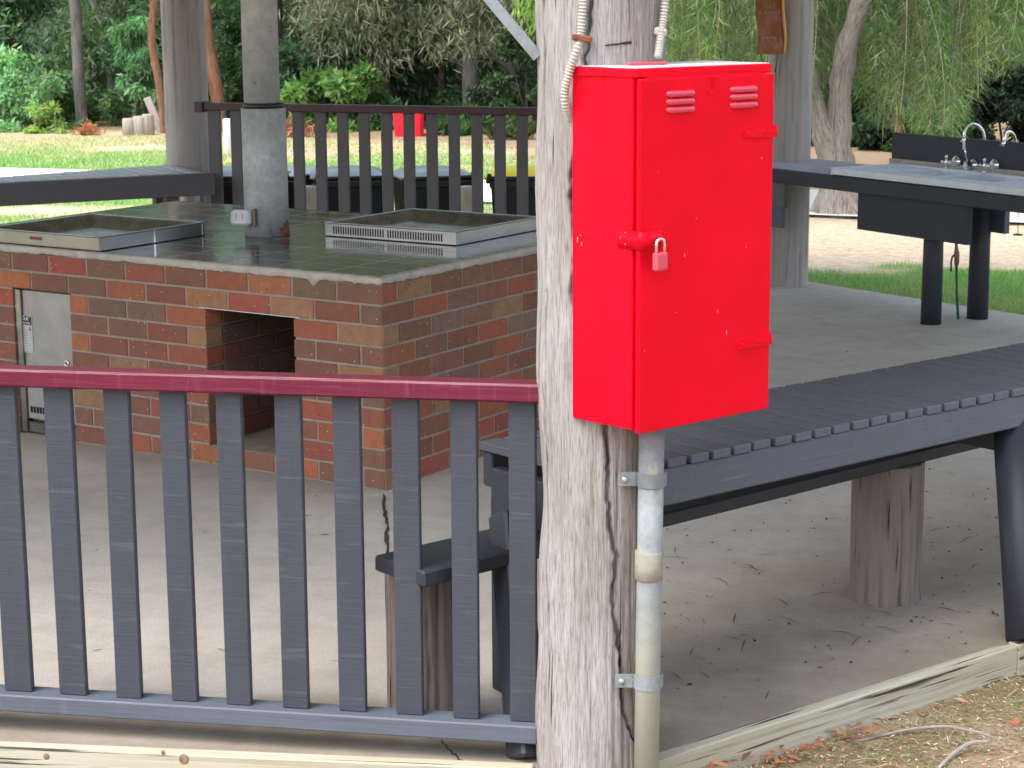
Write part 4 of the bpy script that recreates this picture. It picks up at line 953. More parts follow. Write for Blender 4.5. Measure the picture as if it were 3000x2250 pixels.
# fire blanket pouch
fp0, fp1 = at(2214, 159, 13.74), at(2291, 159, 13.74); zt = fp0.z+.62; fb_ = thing('fire_blanket_pouch', (fp0+fp1)/2, 'shiny orange brown fire blanket pouch hanging on the right pole', 'pouch')
b = MB(); n = 30; m = 12; wv = .186
for j in range(n+1):
    t = j/n
    for side in (-1, 1):
        for i in range(m+1):
            u = i/m-.5; xo = .006*math.sin(t*9)+.008*math.sin(t*4+1); th_ = .018+.006*math.sin(t*7+u*5)
            b.v.append(V(fp0.x+wv/2+u*wv+xo, 13.74+side*th_*max(.15, (1-(2*u)**4))-.01*math.cos(t*8), fp0.z+.62*t))
for j in range(n):
    for i in range(m):
        a = j*2*(m+1)+i; w_ = 2*(m+1)
        b.face((a, a+1, a+w_+1, a+w_), [(0, 0)]*4, True); c2 = a+m+1; b.face((c2+1, c2, c2+w_, c2+w_+1), [(0, 0)]*4, True)
    for i in (0, m):
        a = j*2*(m+1)+i; b.face((a, a+m+1, a+m+1+2*(m+1), a+2*(m+1)), [(0, 0)]*4, True)
b.build('pouch_body', ORANGE, fb_)
b = MB(); b.tube([V(fp0.x+wv-.002+.006*math.sin(k/14*9)+.008*math.sin(k/14*4+1), 13.722, fp0.z+.62*k/14) for k in range(15)], .0085, 10); b.build('edge_binding', ORANGE2, fb_)
for x, ys2 in ((2230, (150, 170)), (2277, (150, 175, 212))):
    b = MB(); b.tube([at(x+(0 if k < 2 else -6), y, 13.73) for k, y in enumerate(ys2)], .004, 6); b.build('pull_tape', BLACK, fb_)
fcx = V(fp0.x+wv/2-.008, 13.706, 0)
for wd, sz, yy in (('FIRE', .042, 21), ('BLANKET', .036, 38)):
    txt(wd, sz, V(fcx.x, fcx.y, at(2253, yy, 13.71).z), V(1, 0, 0), UP, INK, 'printed_word', fb_)
b = MB(); zc2 = at(2253, 82, 13.71).z
b.box(V(fcx.x-.005, 13.708, zc2), (.003, .003, .10), None, .0005); b.box(V(fcx.x, 13.708, at(2250, 111, 13.71).z), (.10, .003, .010), None, .0005)
for du in (-.045, -.005, .038): b.box(V(fcx.x+du, 13.708, at(2250, 118, 13.71).z), (.012, .003, .016), None, .0005)
b.build('printed_mark', INK, fb_)
# ---------------------------------------------------------------- wheelie bins
def make_bin():
    t = thing('wheelie_bin', (0, 0, 0), 'x', 'bin'); h = .86; b = MB()
    b.box(V(0, 0, h/2+.03), (.50, .52, h), None, .02, taper=(2, .80)); b.box(V(0, 0, h+.012), (.56, .58, .035), None, .012)
    b.box(V(0, .30, h-.01), (.50, .05, .05), None, .01); b.build('bin_body', BINB, t, False)
    b = MB(); n = 12
    for j in range(n+1):
        for i in range(n+1):
            u, v = i/n*2-1, j/n*2-1; b.v.append(V(u*.29, v*.31, h+.034+.075*(1-abs(u)**3.2)*(1-abs(v)**2.6)**.8-.008*(abs(u) < .55 and abs(v) < .55)))
    for j in range(n):
        for i in range(n): b.face((j*(n+1)+i, j*(n+1)+i+1, (j+1)*(n+1)+i+1, (j+1)*(n+1)+i), [(0, 0)]*4, True)
    b.box(V(0, 0, h+.036), (.58, .62, .016), None, .006); lid = b.build('bin_lid', BINL, t, False)
    b = MB(); b.tube([V(-.24, .335, h+.04), V(.24, .335, h+.04)], .014, 10); b.box(V(-.25, .32, h+.045), (.03, .06, .05), None, .008); b.box(V(.25, .32, h+.045), (.03, .06, .05), None, .008); b.build('handle_bar', BLACK, t, False)
    for sx in (-1, 1): b = MB(); b.tube([V(sx*.23, .25, .1), V(sx*.28, .25, .1)], .1, 20); b.build('wheel', BLACK, t, False)
    return t
bin0 = make_bin(); GRP = 'wheelie bins lined up behind the far railing'
specs = [(705, 14.9, 'dark wheelie bin mostly hidden behind the flue pipe', 2.9, None), (905-40, 15.5, 'grey lidded wheelie bin just right of the flue', 2.8, None), (1025, 15.0, 'second grey lidded wheelie bin right of the flue', 3.25, None),
         (1262, 14.9, 'grey lidded wheelie bin beside the yellow lidded one', 3.4, None), (1545, 14.6, 'wheelie bin with bright yellow lid next to the grey post', 3.05, YEL)]
for i, (x, Y, lab, rz, lm) in enumerate(specs):
    o = bin0 if i == 0 else copy_tree(bin0)
    p = at(x, 498, Y); o.location = (p.x, Y, p.z-.93+(.0)); o.rotation_euler = (0, 0, rz); tag(o, lab, 'bin', GRP)
    if lm:
        for ch in o.children:
            if ch.name.startswith('bin_lid'): ch.data = ch.data.copy(); ch.data.materials.clear(); ch.data.materials.append(lm); ch['label'] = 'bright yellow lid'
for i, (x, lab) in enumerate(((556, 'pale timber bollard between the back railing and far left bin'), (902, 'pale timber bollard between the bins right of the flue'), (1368, 'pale timber bollard left of the yellow lidded bin'))):
    Y = 14.35; p = at(x, 545, Y); b = MB(); b.tube([V(p.x, Y, -.12), V(p.x, Y, p.z-.03), V(p.x, Y, p.z-.006), V(p.x, Y, p.z)], [.07, .07, .064, .045], 20)
    tag(b.build('timber_bollard', PALEPOST), lab, 'bollard', 'short pale bollards by the bins')
p = G(669, 470, -.1); b = MB(); hh = at(669, 347, p.y).z; b.tube([V(p.x, p.y, -.12), V(p.x, p.y, hh-.02), V(p.x, p.y, hh-.004), V(p.x, p.y, hh)], [.056, .056, .05, .02], 20)
tag(b.build('white_bollard', m_plain('bright_white_paint', (.9, .9, .9), .4, 0, .03)), 'bright white bollard on the lawn seen through the far railing', 'bollard')
p = G(1201, 397, -.03); Yt = p.y-.4; zt_ = at(1199, 322, Yt).z; wb = .46
rt = thing('red_tub', V(p.x, Yt, -.1), 'bright red plastic tub standing at the edge of the bush', 'tub')
b = MB(); b.box(V(p.x, Yt+.2, (zt_-.08)/2), (wb, .40, zt_+.08), None, .05, taper=(2, .90)); b.build('tub_body', REDPL, rt)
b = MB(); b.box(V(p.x, Yt+.2, zt_+.005), (wb+.04, .44, .03), None, .012); b.build('rim', REDPL, rt)
# ---------------------------------------------------------------- foliage
def soup(name, V4, col, mat, nv=4, parent=None, base=(0, 0, 0)):
    """V4: (N,nv,3) faces; col: (N,3)"""
    N = len(V4); me = bpy.data.meshes.new(name); vv = (V4-np.array(base)).reshape(-1, 3).astype(np.float32)
    me.vertices.add(N*nv); me.vertices.foreach_set('co', vv.ravel()); me.loops.add(N*nv); me.loops.foreach_set('vertex_index', np.arange(N*nv, dtype=np.int32))
    me.polygons.add(N); me.polygons.foreach_set('loop_start', np.arange(0, N*nv, nv, dtype=np.int32)); me.polygons.foreach_set('loop_total', np.full(N, nv, np.int32))
    me.update(calc_edges=True); ca = me.color_attributes.new('Col', 'FLOAT_COLOR', 'POINT')
    cc = np.concatenate([np.repeat(col, nv, 0), np.ones((N*nv, 1))], 1).astype(np.float32); ca.data.foreach_set('color', cc.ravel()); me.materials.append(mat)
    o = bpy.data.objects.new(name, me); C.objects.link(o)
    if parent is not None: o.parent = parent
    else: o.location = base
    return o
def unit(a): return a/np.maximum(1e-9, np.linalg.norm(a, axis=1, keepdims=True))
def leaves(P, L, wr=.32, droop=.35, up=.0, flat=.5):
    N = len(P); d = rng.normal(size=(N, 3)); d[:, 2] -= droop*2; d = unit(d)
    nrm = rng.normal(size=(N, 3)); nrm[:, 2] += flat*2; nrm = unit(nrm); s = unit(np.cross(d, nrm))
    l = (L*(.6+.8*rng.random(N)))[:, None]; w = l*wr
    return np.stack([P, P+d*l*.45+s*w*.5, P+d*l, P+d*l*.45-s*w*.5], 1)
def clumps(cs, rs, n, shell=.55):
    """points in clumps, denser toward the outside of each"""
    k = rng.integers(0, len(cs), n); d = unit(rng.normal(size=(n, 3))); r = (shell+(1-shell)*rng.random(n))**.8*(1+.12*rng.normal(size=n))
    return cs[k]+d*r[:, None]*rs[k], k
def hue(base, n, k=None, var=.25, kv=.25):
    base = np.array(base); c = base[None]*(1+var*rng.normal(size=(n, 1)))
    if k is not None: kk = 1+kv*rng.normal(size=(k.max()+1, 1)); c = c*kk[k]
    c = c*(1+.10*rng.normal(size=(n, 3))); c[:, 0] += c[:, 1]*np.maximum(0, rng.normal(size=n))*.10
    return np.clip(c, .004, .9)
def bush(xy, w, d, h, n, col, label, leaf=.09, grp=None, z0=-.1, name='shrub', wr=.38, base_z=0.0, stem=True, droop=.2, mat=None, nc=None):
    x, y = xy; nc = nc or max(16, int(w*h*14)); t = thing(name, (x, y, z0), label, 'shrub', grp)
    cs = np.stack([rng.uniform(-.5, .5, nc)*w, rng.uniform(-.5, .5, nc)*d, base_z+(h-base_z)*rng.random(nc)**.85], 1)
    shr = np.sqrt(np.clip(1-(cs[:, 2]/(h*1.15))**2.2, .1, 1)); cs[:, 0] *= shr; cs[:, 1] *= shr
    rs = rng.uniform(.10, .22, (nc, 1))*min(w, h*1.2, 1.6)*np.array([[1, 1, .75]])
    P, k = clumps(cs, rs, n); P[:, 2] = np.abs(P[:, 2])
    soup('foliage', leaves(P, leaf, wr, droop), hue(col, n, k, .22, .25), mat or LEAF, 4, t)
    if stem:
        b = MB()
        for q in range(5):
            a = rng.integers(0, nc); e_ = Vector(cs[a]); b.tube([V(rnd.uniform(-.1, .1), rnd.uniform(-.1, .1), 0), V(e_.x*.4, e_.y*.4, e_.z*.5), e_], [.018, .014, .006], 6)
        b.build('stems', BARK_D, t, False)
    return t
def tree(pix, Y, r0, r1, bark, label, crown=None, name='tree', grp='trees at the edge of the forest', extra=None, gx=None):
    """pix: image polyline of the trunk from base upward, continued up to ~7 m"""
    P = [at(x, y, Y) for x, y in pix]; P[0].z = min(P[0].z, -.12); d = (P[-1]-P[-2]).normalized(); top = 7.0
    while P[-1].z < top: d = (d+V(rnd.uniform(-.12, .12), rnd.uniform(-.1, .1), .25)).normalized(); P.append(P[-1]+d*.8)
    S = [Vector(p) for p in spl([tuple(p) for p in P], 6)]; n = len(S); t = thing(name, P[0], label, 'tree', grp)
    rr = [r0+(r1-r0)*min(1, i/n*2.2)*(1) - .35*r1*max(0, i/n-.4) for i in range(n)]; rr[0] *= 1.35; rr[1] *= 1.15
    b = MB(); b.tube(S, rr, 18)
    base = P[0]; b2 = MB()
    b.build('trunk', bark, t)
    bl = MB()
    for q in range(6):
        i = rnd.randint(int(n*.5), n-3); a = rnd.uniform(0, 6.28); l = rnd.uniform(1.0, 2.2); e_ = S[i]+V(math.cos(a)*l, math.sin(a)*l, l*.6); bl.tube([S[i], S[i].lerp(e_, .5)+V(0, 0, -.1), e_], [r1*.45, r1*.3, r1*.12], 8)
    bl.build('limbs', bark, t)
    if crown:
        col, leaf, n_, zlo = crown; nc = 20
        cs = np.stack([rng.normal(0, 1.3, nc)+S[-1].x-base.x, rng.normal(0, 1.1, nc), rng.uniform(zlo, 7.6, nc)], 1); rs = rng.uniform(.4, .9, (nc, 1))*np.array([[1, 1, .7]])
        # keep the low clumps near the trunk
        Pn, k = clumps(cs, rs, n_); Pn[:, 2] = np.maximum(Pn[:, 2], .4)
        soup('crown', leaves(Pn, leaf, .36, .3), hue(col, n_, k, .2, .25), LEAF, 4, t)
    return t
DG, MG, LG, YG, OL, BG = (.075, .15, .085), (.13, .25, .12), (.18, .33, .16), (.22, .36, .10), (.17, .18, .11), (.05, .09, .06)  # base greens lifted to put distance haze into the leaves
# left group
tree([(243, 372), (232, 250), (226, 120), (219, 0)], 32.0, .095, .085, BARK_G, 'straight grey trunk with orange debris at its foot on the far left', (MG, .13, 2200, 3.0))
tree([(334, 352), (326, 230), (316, 140), (298, 60), (272, 0)], 33.5, .075, .065, BARK_G, 'bent grey trunk second from the left in the forest', (MG, .13, 2200, 3.0))
tree([(482, 352), (468, 260), (452, 170), (444, 110), (452, 0)], 30.6, .060, .06, BARK_R, 'slender reddish trunk hugging the left side of the pole', (LG, .12, 2200, 2.6))
tree([(650, 330), (632, 250), (616, 160), (604, 60), (600, 0)], 31.0, .11, .08, BARK_R, 'orange brown trunk between the round pole and the flue', (MG, .13, 2200, 2.8))
tree([(812, 330), (815, 160), (812, 0)], 33.0, .085, .08, BARK_D, 'dark trunk just right of the flue pipe', (DG, .13, 2200, 2.8))
tree([(1135, 310), (1118, 230), (1120, 120), (1128, 0)], 32.5, .13, .12, BARK_D, 'thick dark trunk above the left side of the red tub', (OL, .12, 2200, 2.8))
tree([(1192, 310), (1190, 200), (1180, 120), (1186, 0)], 34.5, .075, .07, BARK_G, 'thin dull trunk directly above the red tub', (OL, .12, 4000, 2.8))
tree([(1218, 306), (1214, 190), (1220, 90), (1215, 0)], 34.0, .05, .04, BARK_D, 'very thin dark trunk right of the dull trunk above the tub', (OL, .12, 3000, 2.8))
tree([(1300, 320), (1294, 220), (1302, 100), (1290, 0)], 33.2, .075, .06, BARK_D, 'crooked dark trunk left of the tall violet grey one', (OL, .12, 4000, 2.8))
tree([(1378, 330), (1376, 200), (1378, 90), (1366, 0)], 32.0, .125, .11, BARK_G, 'tall violet grey trunk in the middle of the olive trees', (OL, .12, 2200, 2.8))
tree([(1516, 330), (1508, 240), (1495, 205), (1450, 160), (1400, 112)], 31.5, .09, .05, BARK_D, 'dark trunk leaning sharply to the left beside the near post', (DG, .12, 3000, 3.0))
tree([(2636, 420), (2632, 320), (2628, 220), (2640, 100), (2650, 0)], 24.5, .05, .042, BARK_R, 'thin reddish brown trunk rising behind the splashback board', (MG, .1, 3500, 3.0))
tree([(2862, 430), (2858, 380), (2850, 330), (2870, 200), (2880, 0)], 27.0, .10, .085, BARK_D, 'shaded brown trunk seen through the gooseneck arch', (DG, .11, 3500, 3.0))
# shrubs
def bpix(x, yb, w_px, h_px, Y, n, col, label, leaf=.1, depth=1.2, **kw):
    p = at(x, yb, Y); k = Y/FPX; return bush((p.x, Y+depth*.35), w_px*k, depth, h_px*k, n, col, label, leaf, 'shrubs along the forest edge', **kw)
bpix(70, 372, 330, 215, 31.5, 11000, (.17, .33, .17), 'broad deep green shrub at the far left edge', .12, 1.6)
bpix(140, 350, 110, 100, 30.8, 1700, YG, 'yellow green shrub in front of the far left bush', .10, .7)
bpix(20, 240, 200, 190, 34.0, 6500, (.14, .28, .08), 'light green leafy mass high on the far left', .13, 1.2, base_z=.3)
bpix(210, 372, 150, 70, 32.4, 1500, MG, 'low dark shrub behind the straight grey trunk', .1, .9)
bpix(380, 352, 170, 120, 32.0, 2800, MG, 'medium green shrub between grey trunk and pole', .11, 1.0)
bpix(400, 330, 150, 330, 31.2, 7000, (.13, .28, .14), 'pale green drooping leaves left of the round pole', .13, .9, base_z=.55, droop=.8, wr=.24)
bpix(690, 330, 160, 300, 32.3, 3500, (.055, .11, .05), 'dense green foliage between pole and flue', .12, 1.0)
bpix(870, 385, 170, 240, 31.6, 4600, DG, 'very dark green shrub right of the flue', .13, 1.0, nc=20)
bpix(985, 380, 330, 180, 30.6, 9000, (.12, .24, .075), 'bright broad leaved shrub behind the far railing', .14, 1.2, wr=.42)
bpix(1110, 385, 160, 90, 30.9, 1500, MG, 'low green shrub left of the red tub', .12, .8)
bpix(1300, 400, 110, 60, 29.6, 1500, (.07, .16, .05), 'grassy green tuft right of the red tub', .16, .7, wr=.12, droop=-.8)
bpix(1390, 405, 130, 70, 29.8, 1600, (.06, .13, .045), 'taller grassy tuft in front of the violet grey trunk', .18, .7, wr=.12, droop=-.8)
bpix(1440, 330, 150, 170, 31.0, 4200, (.075, .12, .085), 'blue green small leaved shrub left of the near post', .08, 1.1)
bpix(1545, 420, 180, 300, 30.3, 5200, (.035, .085, .035), 'dark shrub beside the split post in the background', .10, 1.1)
bpix(1510, 430, 150, 70, 28.8, 1500, (.09, .13, .05), 'scrubby grass clump at the foot of the shrub by the post', .16, .7, wr=.12, droop=-.8)
bpix(2560, 440, 230, 210, 26.5, 11000, (.022, .052, .028), 'shadowy dark green shrub left of the splashback', .10, 1.3)
bpix(2740, 430, 210, 170, 25.8, 9000, (.055, .13, .035), 'glossier green shrub directly behind the splashback', .10, 1.1, wr=.42)
bpix(2950, 470, 260, 260, 26.6, 11000, (.015, .036, .020), 'blackish green shrub at the right edge behind the taps', .10, 1.3)
bpix(2400, 440, 200, 240, 26.8, 9000, (.020, .045, .024), 'dark shrub behind the forked pale trunk', .10, 1.2)
# olive casuarina foliage and far forest mass, greens lifted and greyed to carry haze
def mass(name, x0, x1, y0, y1, z0, z1, n, cols, leaf, nc, label, rmin=.3, rmax=.8, wr=.3, droop=.3):
    cs = np.stack([rng.uniform(x0, x1, nc), rng.uniform(y0, y1, nc), rng.uniform(z0, z1, nc)], 1); rs = rng.uniform(rmin, rmax, (nc, 1))*np.array([[1, 1, .75]])
    P, k = clumps(cs, rs, n, .35); P[:, 2] = np.maximum(P[:, 2], 0.0); ci = rng.integers(0, len(cols), nc)
    c = np.array(cols)[ci][k]*(1+.22*rng.normal(size=(n, 1))); c = np.clip(c*(1+.08*rng.normal(size=(n, 3))), .003, .8)
    return tag(soup(name, leaves(P, leaf, wr, droop), c, LEAF), label, 'foliage', kind='stuff')
mass('forest_understorey', -13, 13, 33.5, 38, 0, 3.2, 150000, [DG, MG, (.09, .19, .08), (.11, .17, .11), (.14, .16, .11), (.12, .19, .13)], .17, 900, 'dark understorey filling the forest behind the trunks')
mass('forest_edge_bushes', -7.5, 4.5, 32.6, 34.2, 0, 1.9, 42000, [MG, (.13, .19, .12), (.10, .17, .08), (.15, .18, .12), DG], .13, 330, 'grey green bushes between the trunks behind the far railing', .2, .5)
mass('forest_canopy', -15, 15, 35, 44, 2.9, 9, 34000, [DG, MG, OL], .38, 340, 'upper leaf canopy of the forest', .7, 1.6)
def wispy(name, x0, x1, Yr, z0, z1, n, cols, label):
    """feathery upright-drooping casuarina sprays, thin needles in tufts"""
    nc = int(n/26); cs = np.stack([rng.uniform(x0, x1, nc), rng.uniform(*Yr, nc), z0+(z1-z0)*rng.random(nc)**.6], 1)
    gap = np.array([mnoise.noise(Vector((c[0]*.9, c[2]*1.1, 5)))for c in cs]); cs = cs[gap > -.22]; nc = len(cs)
    k = rng.integers(0, nc, n); P = cs[k]+rng.normal(size=(n, 3))*np.array([.13, .13, .11]); ci = rng.integers(0, len(cols), nc)
    c = np.array(cols)[ci][k]*(1+.2*rng.normal(size=(n, 1)))
    return tag(soup(name, leaves(P, .17, .10, .5, 0), np.clip(c, .01, .8), NEEDLE), label, 'foliage', kind='stuff')
pL, pR = at(860, 100, 31).x, at(1620, 100, 31).x
wispy('casuarina_foliage', pL, pR, (30.8, 33.2), .95, 4.2, 44000, [(.23, .245, .155), (.19, .215, .14), (.29, .29, .19), (.17, .225, .14), (.21, .195, .16)], 'feathery olive brown needle foliage across the middle of the forest')
# ---------------------------------------------------------------- forked pale tree with weeping needles on the right
YT = 18.6
wt = thing('weeping_tree', V(3.0, YT, -.12), 'forked pale barked tree with weeping green needles behind the sink bench', 'tree')
def trunk(pix, rpx, name):
    P = [at(x, y, YT) for x, y in pix]; R = [r*YT/FPX for r in rpx]
    S, SR = [], []
    for i in range(len(P)-1):
        for k in range(8): t = k/8; S.append(P[i].lerp(P[i+1], t)); SR.append(R[i]*(1-t)+R[i+1]*t)
    S.append(P[-1]); SR.append(R[-1]); S = [Vector(p) for p in spl([tuple(s) for s in S[::4]], 4)]
    SR = [SR[min(len(SR)-1, int(i*len(SR)/len(S)))]*(1+.07*mnoise.noise(Vector((i*.5, 3, 1)))) for i in range(len(S))]
    b = MB(); b.tube(S, SR, 30)
    b.v = [Vector(v)+Vector((mnoise.noise(Vector(v)*9), mnoise.noise(Vector(v)*9+V(5, 5, 5)), 0))*.02 for v in b.v]
    b.build(name, BARK_P, wt); return S
S1 = trunk([(2470, 660), (2468, 600), (2462, 520), (2455, 440), (2458, 330), (2464, 230), (2485, 120), (2518, 20), (2560, -90), (2600, -260)], [95, 75, 52, 38, 34, 32, 30, 28, 26, 20], 'trunk')
S2 = trunk([(2455, 640), (2448, 560), (2432, 450), (2400, 350), (2374, 240), (2350, 100), (2330, -40), (2300, -240)], [70, 50, 40, 30, 24, 22, 20, 16], 'second_trunk')
b = MB()
for a in range(9):
    th = a*.7+.2; q = V(3.12, YT, -.12); b.tube([q+V(math.cos(th)*.40, math.sin(th)*.3, 0), q+V(math.cos(th)*.24, math.sin(th)*.2, .10), q+V(math.cos(th)*.08-.03, math.sin(th)*.1, .42)], [.045, .08, .07], 10)
b.build('root_flare', BARK_P, wt)
bl = MB(); NV, NC, TV, TC = [], [], [], []
pal = np.array([(.12, .23, .06), (.15, .27, .065), (.09, .18, .06), (.19, .24, .06), (.17, .20, .12), (.11, .16, .085), (.10, .17, .07)])
nst = 560; LIM = (at(1900, 0, 19).x, at(3100, 0, 19).x)
for k in range(nst):
    x = rnd.uniform(*LIM); y = 17.6+rnd.random()*3.2; px0 = 1500+x/y*FPX*1.02; y = y if abs(px0-2500) > 85 else 19.0+rnd.random()*2; px = 1500+x/y*FPX*1.02
    edge = 1.38-.42*sm(2350, 2650, px)+.30*sm(2750, 2900, px)+.16*math.sin(px*.013)+.1*math.sin(px*.031)   # lowest reach of the curtain
    if px > 2900: edge += .25
    zb = edge+abs(rnd.gauss(0, .32)); zb = max(.72, zb-.30)
    z_top = max(2.6, zb+.9)+rnd.random(); dx = rnd.uniform(-.5, .5); 
    pts = []; m = 9
    for i in range(m+1):
        t = i/m; pts.append(V(x+dx*(1-t)**2+.03*math.sin(t*5+k), y+.4*(1-t)**2, z_top+(zb-z_top)*t))
    if rnd.random() < .26: bl.tube(pts, [.0045]*5+[.0035]*(m-4), 4, caps=False)
    dead = rnd.random() < .12; c0 = pal[rnd.randrange(len(pal))]*rnd.uniform(.7, 1.15)
    if dead: c0 = np.array((.20, .17, .12))*rnd.uniform(.7, 1.1)
    nn = 150 if not dead else 60
    T = rng.random(nn)**.75; base = np.array([pts[0].lerp(pts[-1], float(t)) for t in T]); base[:, 0] += dx*(1-T)**2*0
    az = rng.uniform(0, 6.283, nn); out = rng.uniform(.25, .95, nn); d = np.stack([np.cos(az)*out, np.sin(az)*out, -np.ones(nn)*rng.uniform(.15, 1.0, nn)], 1); d = unit(d)
    base = base+np.stack([np.cos(az), np.sin(az), np.zeros(nn)], 1)*rng.random((nn, 1))*.10
    l = rng.uniform(.07, .17, (nn, 1)); s = unit(np.cross(d, rng.normal(size=(nn, 3))))*.0042*rng.uniform(.7, 1.4, (nn, 1))
    NV.append(np.stack([base-s, base+s, base+d*l], 1)); NC.append(np.clip(c0[None]*(1+.2*rng.normal(size=(nn, 1))), .01, .8))
soup('needles', np.concatenate(NV), np.concatenate(NC), NEEDLE, 3, wt, (3.0, YT, -.12))
bl.build('hanging_twigs', m_bark('pale_twig', (.30, .26, .20), (.40, .35, .28), (.2, .17, .13)), wt)
nc = 60; cs = np.stack([rng.uniform(LIM[0]-.5, LIM[1]+.5, nc), rng.uniform(17.5, 21.5, nc), rng.uniform(3.0, 6.5, nc)], 1); P, k = clumps(cs, rng.uniform(.5, 1.0, (nc, 1))*np.array([[1, 1, .6]]), 9000)
soup('upper_crown', leaves(P, .30, .16, .6), hue((.07, .12, .04), 9000, k), NEEDLE, 4, wt, (3.0, YT, -.12))
# spray poking in at right edge and light green sprig at top centre
def sprig(pix, Y, n, col, label, leaf=.1):
    P = [at(x, y, Y) for x, y in pix]; t = thing('leafy_branch', P[0], label, 'branch'); b = MB(); b.tube([tuple(p) for p in P], .008, 6); b.build('twig', BARK_G, t)
    T = rng.random(n); pts = np.array([tuple(P[0].lerp(P[-1], float(q))) for q in T])+rng.normal(size=(n, 3))*np.array([.10, .12, .09])
    soup('leaves', leaves(pts, leaf, .2, .9, 0, .2), hue(col, n), LEAF, 4, t, tuple(P[0]))
sprig([(1640, -60), (1590, -10), (1545, 30)], 20.5, 520, (.16, .28, .06), 'hanging light green leaves at the top left of the near post', .13)
# ---------------------------------------------------------------- debris at the forest edge
b = MB(); p = G(430, 368, -.1)
lg = [((388, 338), (392, 372), .10), ((410, 342), (425, 370), .11), ((436, 345), (448, 372), .09)]
for i, ((x0, y0), (x1, y1), r) in enumerate(lg):
    a = at(x1-14, y1-2, 30.2); a.z = -.02; b = MB(); hgt = .26+.03*i
    b.tube([a-UP*.08, a+UP*(hgt-.02), a+UP*hgt], [r*1.1, r, r*.9], 16); tag(b.build('cut_log', LOGW), ('short grey log standing left in the small log pile', 'squat grey log in the middle of the small log pile', 'grey log at the right of the small log pile')[i], 'log', 'logs at the forest edge')
b = MB(); b.box(at(452, 335, 30.6), (.12, .05, .55), (V(.9, 0, .35).normalized(), V(0, 1, 0), V(-.35, 0, .9).normalized()), .01); tag(b.build('old_plank', LOGW), 'weathered grey plank leaning on the small log pile', 'plank')
def heap(c, r, n, cols, label, name, h=.25, L=.16, wr=.14):
    P = rng.normal(size=(n, 3))*np.array([r, r*.6, h*.5]); P[:, 2] = np.abs(P[:, 2])*(1-np.clip(np.abs(P[:, 0])/(2.2*r), 0, .9)); P += np.array(c)
    cc = np.array(cols)[rng.integers(0, len(cols), n)]*(1+.2*rng.normal(size=(n, 1)))
    return tag(soup(name, leaves(P, L, wr, 0, 0, .2), np.clip(cc, .01, .9), LITTERM), label, 'leaf heap', kind='stuff')
q = at(256, 366, 30.4); heap((q.x, q.y, -.02), .10, 320, [(.5, .2, .08), (.42, .16, .07), (.3, .14, .07)], 'heap of orange dead fronds by the grey trunk', 'dead_fronds', .2, .12)
q = at(845, 385, 29.6); heap((q.x, q.y, -.02), .25, 480, [(.35, .14, .07), (.25, .12, .07)], 'reddish dead fronds behind the far railing', 'dead_fronds', .3)
# ---------------------------------------------------------------- grass blades
def grass(n, box_, label, L, dens_pow=1.0, wmul=1):
    x0, x1, y0, y1 = box_; P, Cc = [], []
    tries = 0
    while len(P) < n and tries < n*4:
        tries += 1; x = rnd.uniform(x0, x1); y = rnd.uniform(y0, y1)
        if in_poly(x, y, SL) or abs(y-road_y(x)) < 1.0: continue
        c, d = ground_zone(x, y)
        if rnd.random() > d: continue
        P.append((x, y, gz(x, y)-.005)); Cc.append(tuple(q*1.25 for q in lerp(lerp((.20, .35, .12), (.34, .37, .20), .25+fb(x, y, 1.3, 2)+rnd.uniform(-.12, .2)), c, .5)))
    P = np.array(P); Cc = np.array(Cc)*(1+.15*rng.normal(size=(len(P), 1))); N = len(P)
    az = rng.uniform(0, 6.283, N); d = np.stack([np.cos(az)*.5, np.sin(az)*.5, np.ones(N)], 1); d = unit(d); l = L*rng.uniform(.5, 1.3, (N, 1)); s = np.stack([-np.sin(az), np.cos(az), np.zeros(N)], 1)*.0045*wmul
    return tag(soup('grass', np.stack([P-s, P+s, P+d*l], 1), np.clip(Cc, .02, .8), GRASSM, 3), label, 'grass', kind='stuff')
grass(42000, (1.2, 6.5, 11.5, 15.3), 'mixed green grass behind the sink legs', .05)
grass(26000, (-8, 6, 15.2, 20.5), 'patchy lawn before the pale road', .045, 1, 1.5)
grass(30000, (-9, 3, 22.0, 30), 'green lawn beyond the pale road', .05, 1, 2.2)
# ---------------------------------------------------------------- litter and twigs
def scatter_flat(n, fn, L, wr, cols, name, label, z=.004, tilt=.25):
    P = np.array([fn() for _ in range(n)]); az = rng.uniform(0, 6.283, n); l = rng.uniform(*L, (n, 1)); d = np.stack([np.cos(az), np.sin(az), rng.uniform(-.02, tilt, n)], 1)
    s = np.stack([-np.sin(az), np.cos(az), rng.normal(size=n)*tilt], 1)*l*wr*.5
    cc = np.array(cols)[rng.integers(0, len(cols), n)]*(1+.2*rng.normal(size=(n, 1)))
    mid = P+d*l*.5+np.array([0, 0, 1])*l*.05
    return tag(soup(name, np.stack([P, mid+s, P+d*l, mid-s], 1), np.clip(cc, .01, .9), LITTERM), label, 'litter', kind='stuff')
def near_fn():
    while True:
        t = rnd.uniform(-.2, 1.15); o = abs(rnd.gauss(0, .45)); p = eR0.lerp(eR1, t)+V(dR.y, -dR.x, 0)*(.0+o)
        return (p.x, p.y, -.095+rnd.random()*.012)
LC = [(.42, .20, .10), (.55, .38, .26), (.32, .22, .13), (.25, .16, .10), (.62, .52, .42), (.5, .22, .10)]
scatter_flat(9000, near_fn, (.006, .026), .22, LC+[(.30, .30, .12), (.66, .60, .50)], 'leaf_litter', 'dry chips and needles on the soil at the lower right')
scatter_flat(60, near_fn, (.025, .06), .36, [(.5, .19, .09), (.6, .42, .32), (.45, .15, .08), (.62, .5, .42)], 'fallen_leaves', 'fallen gum leaves below the edging board', tilt=.5)
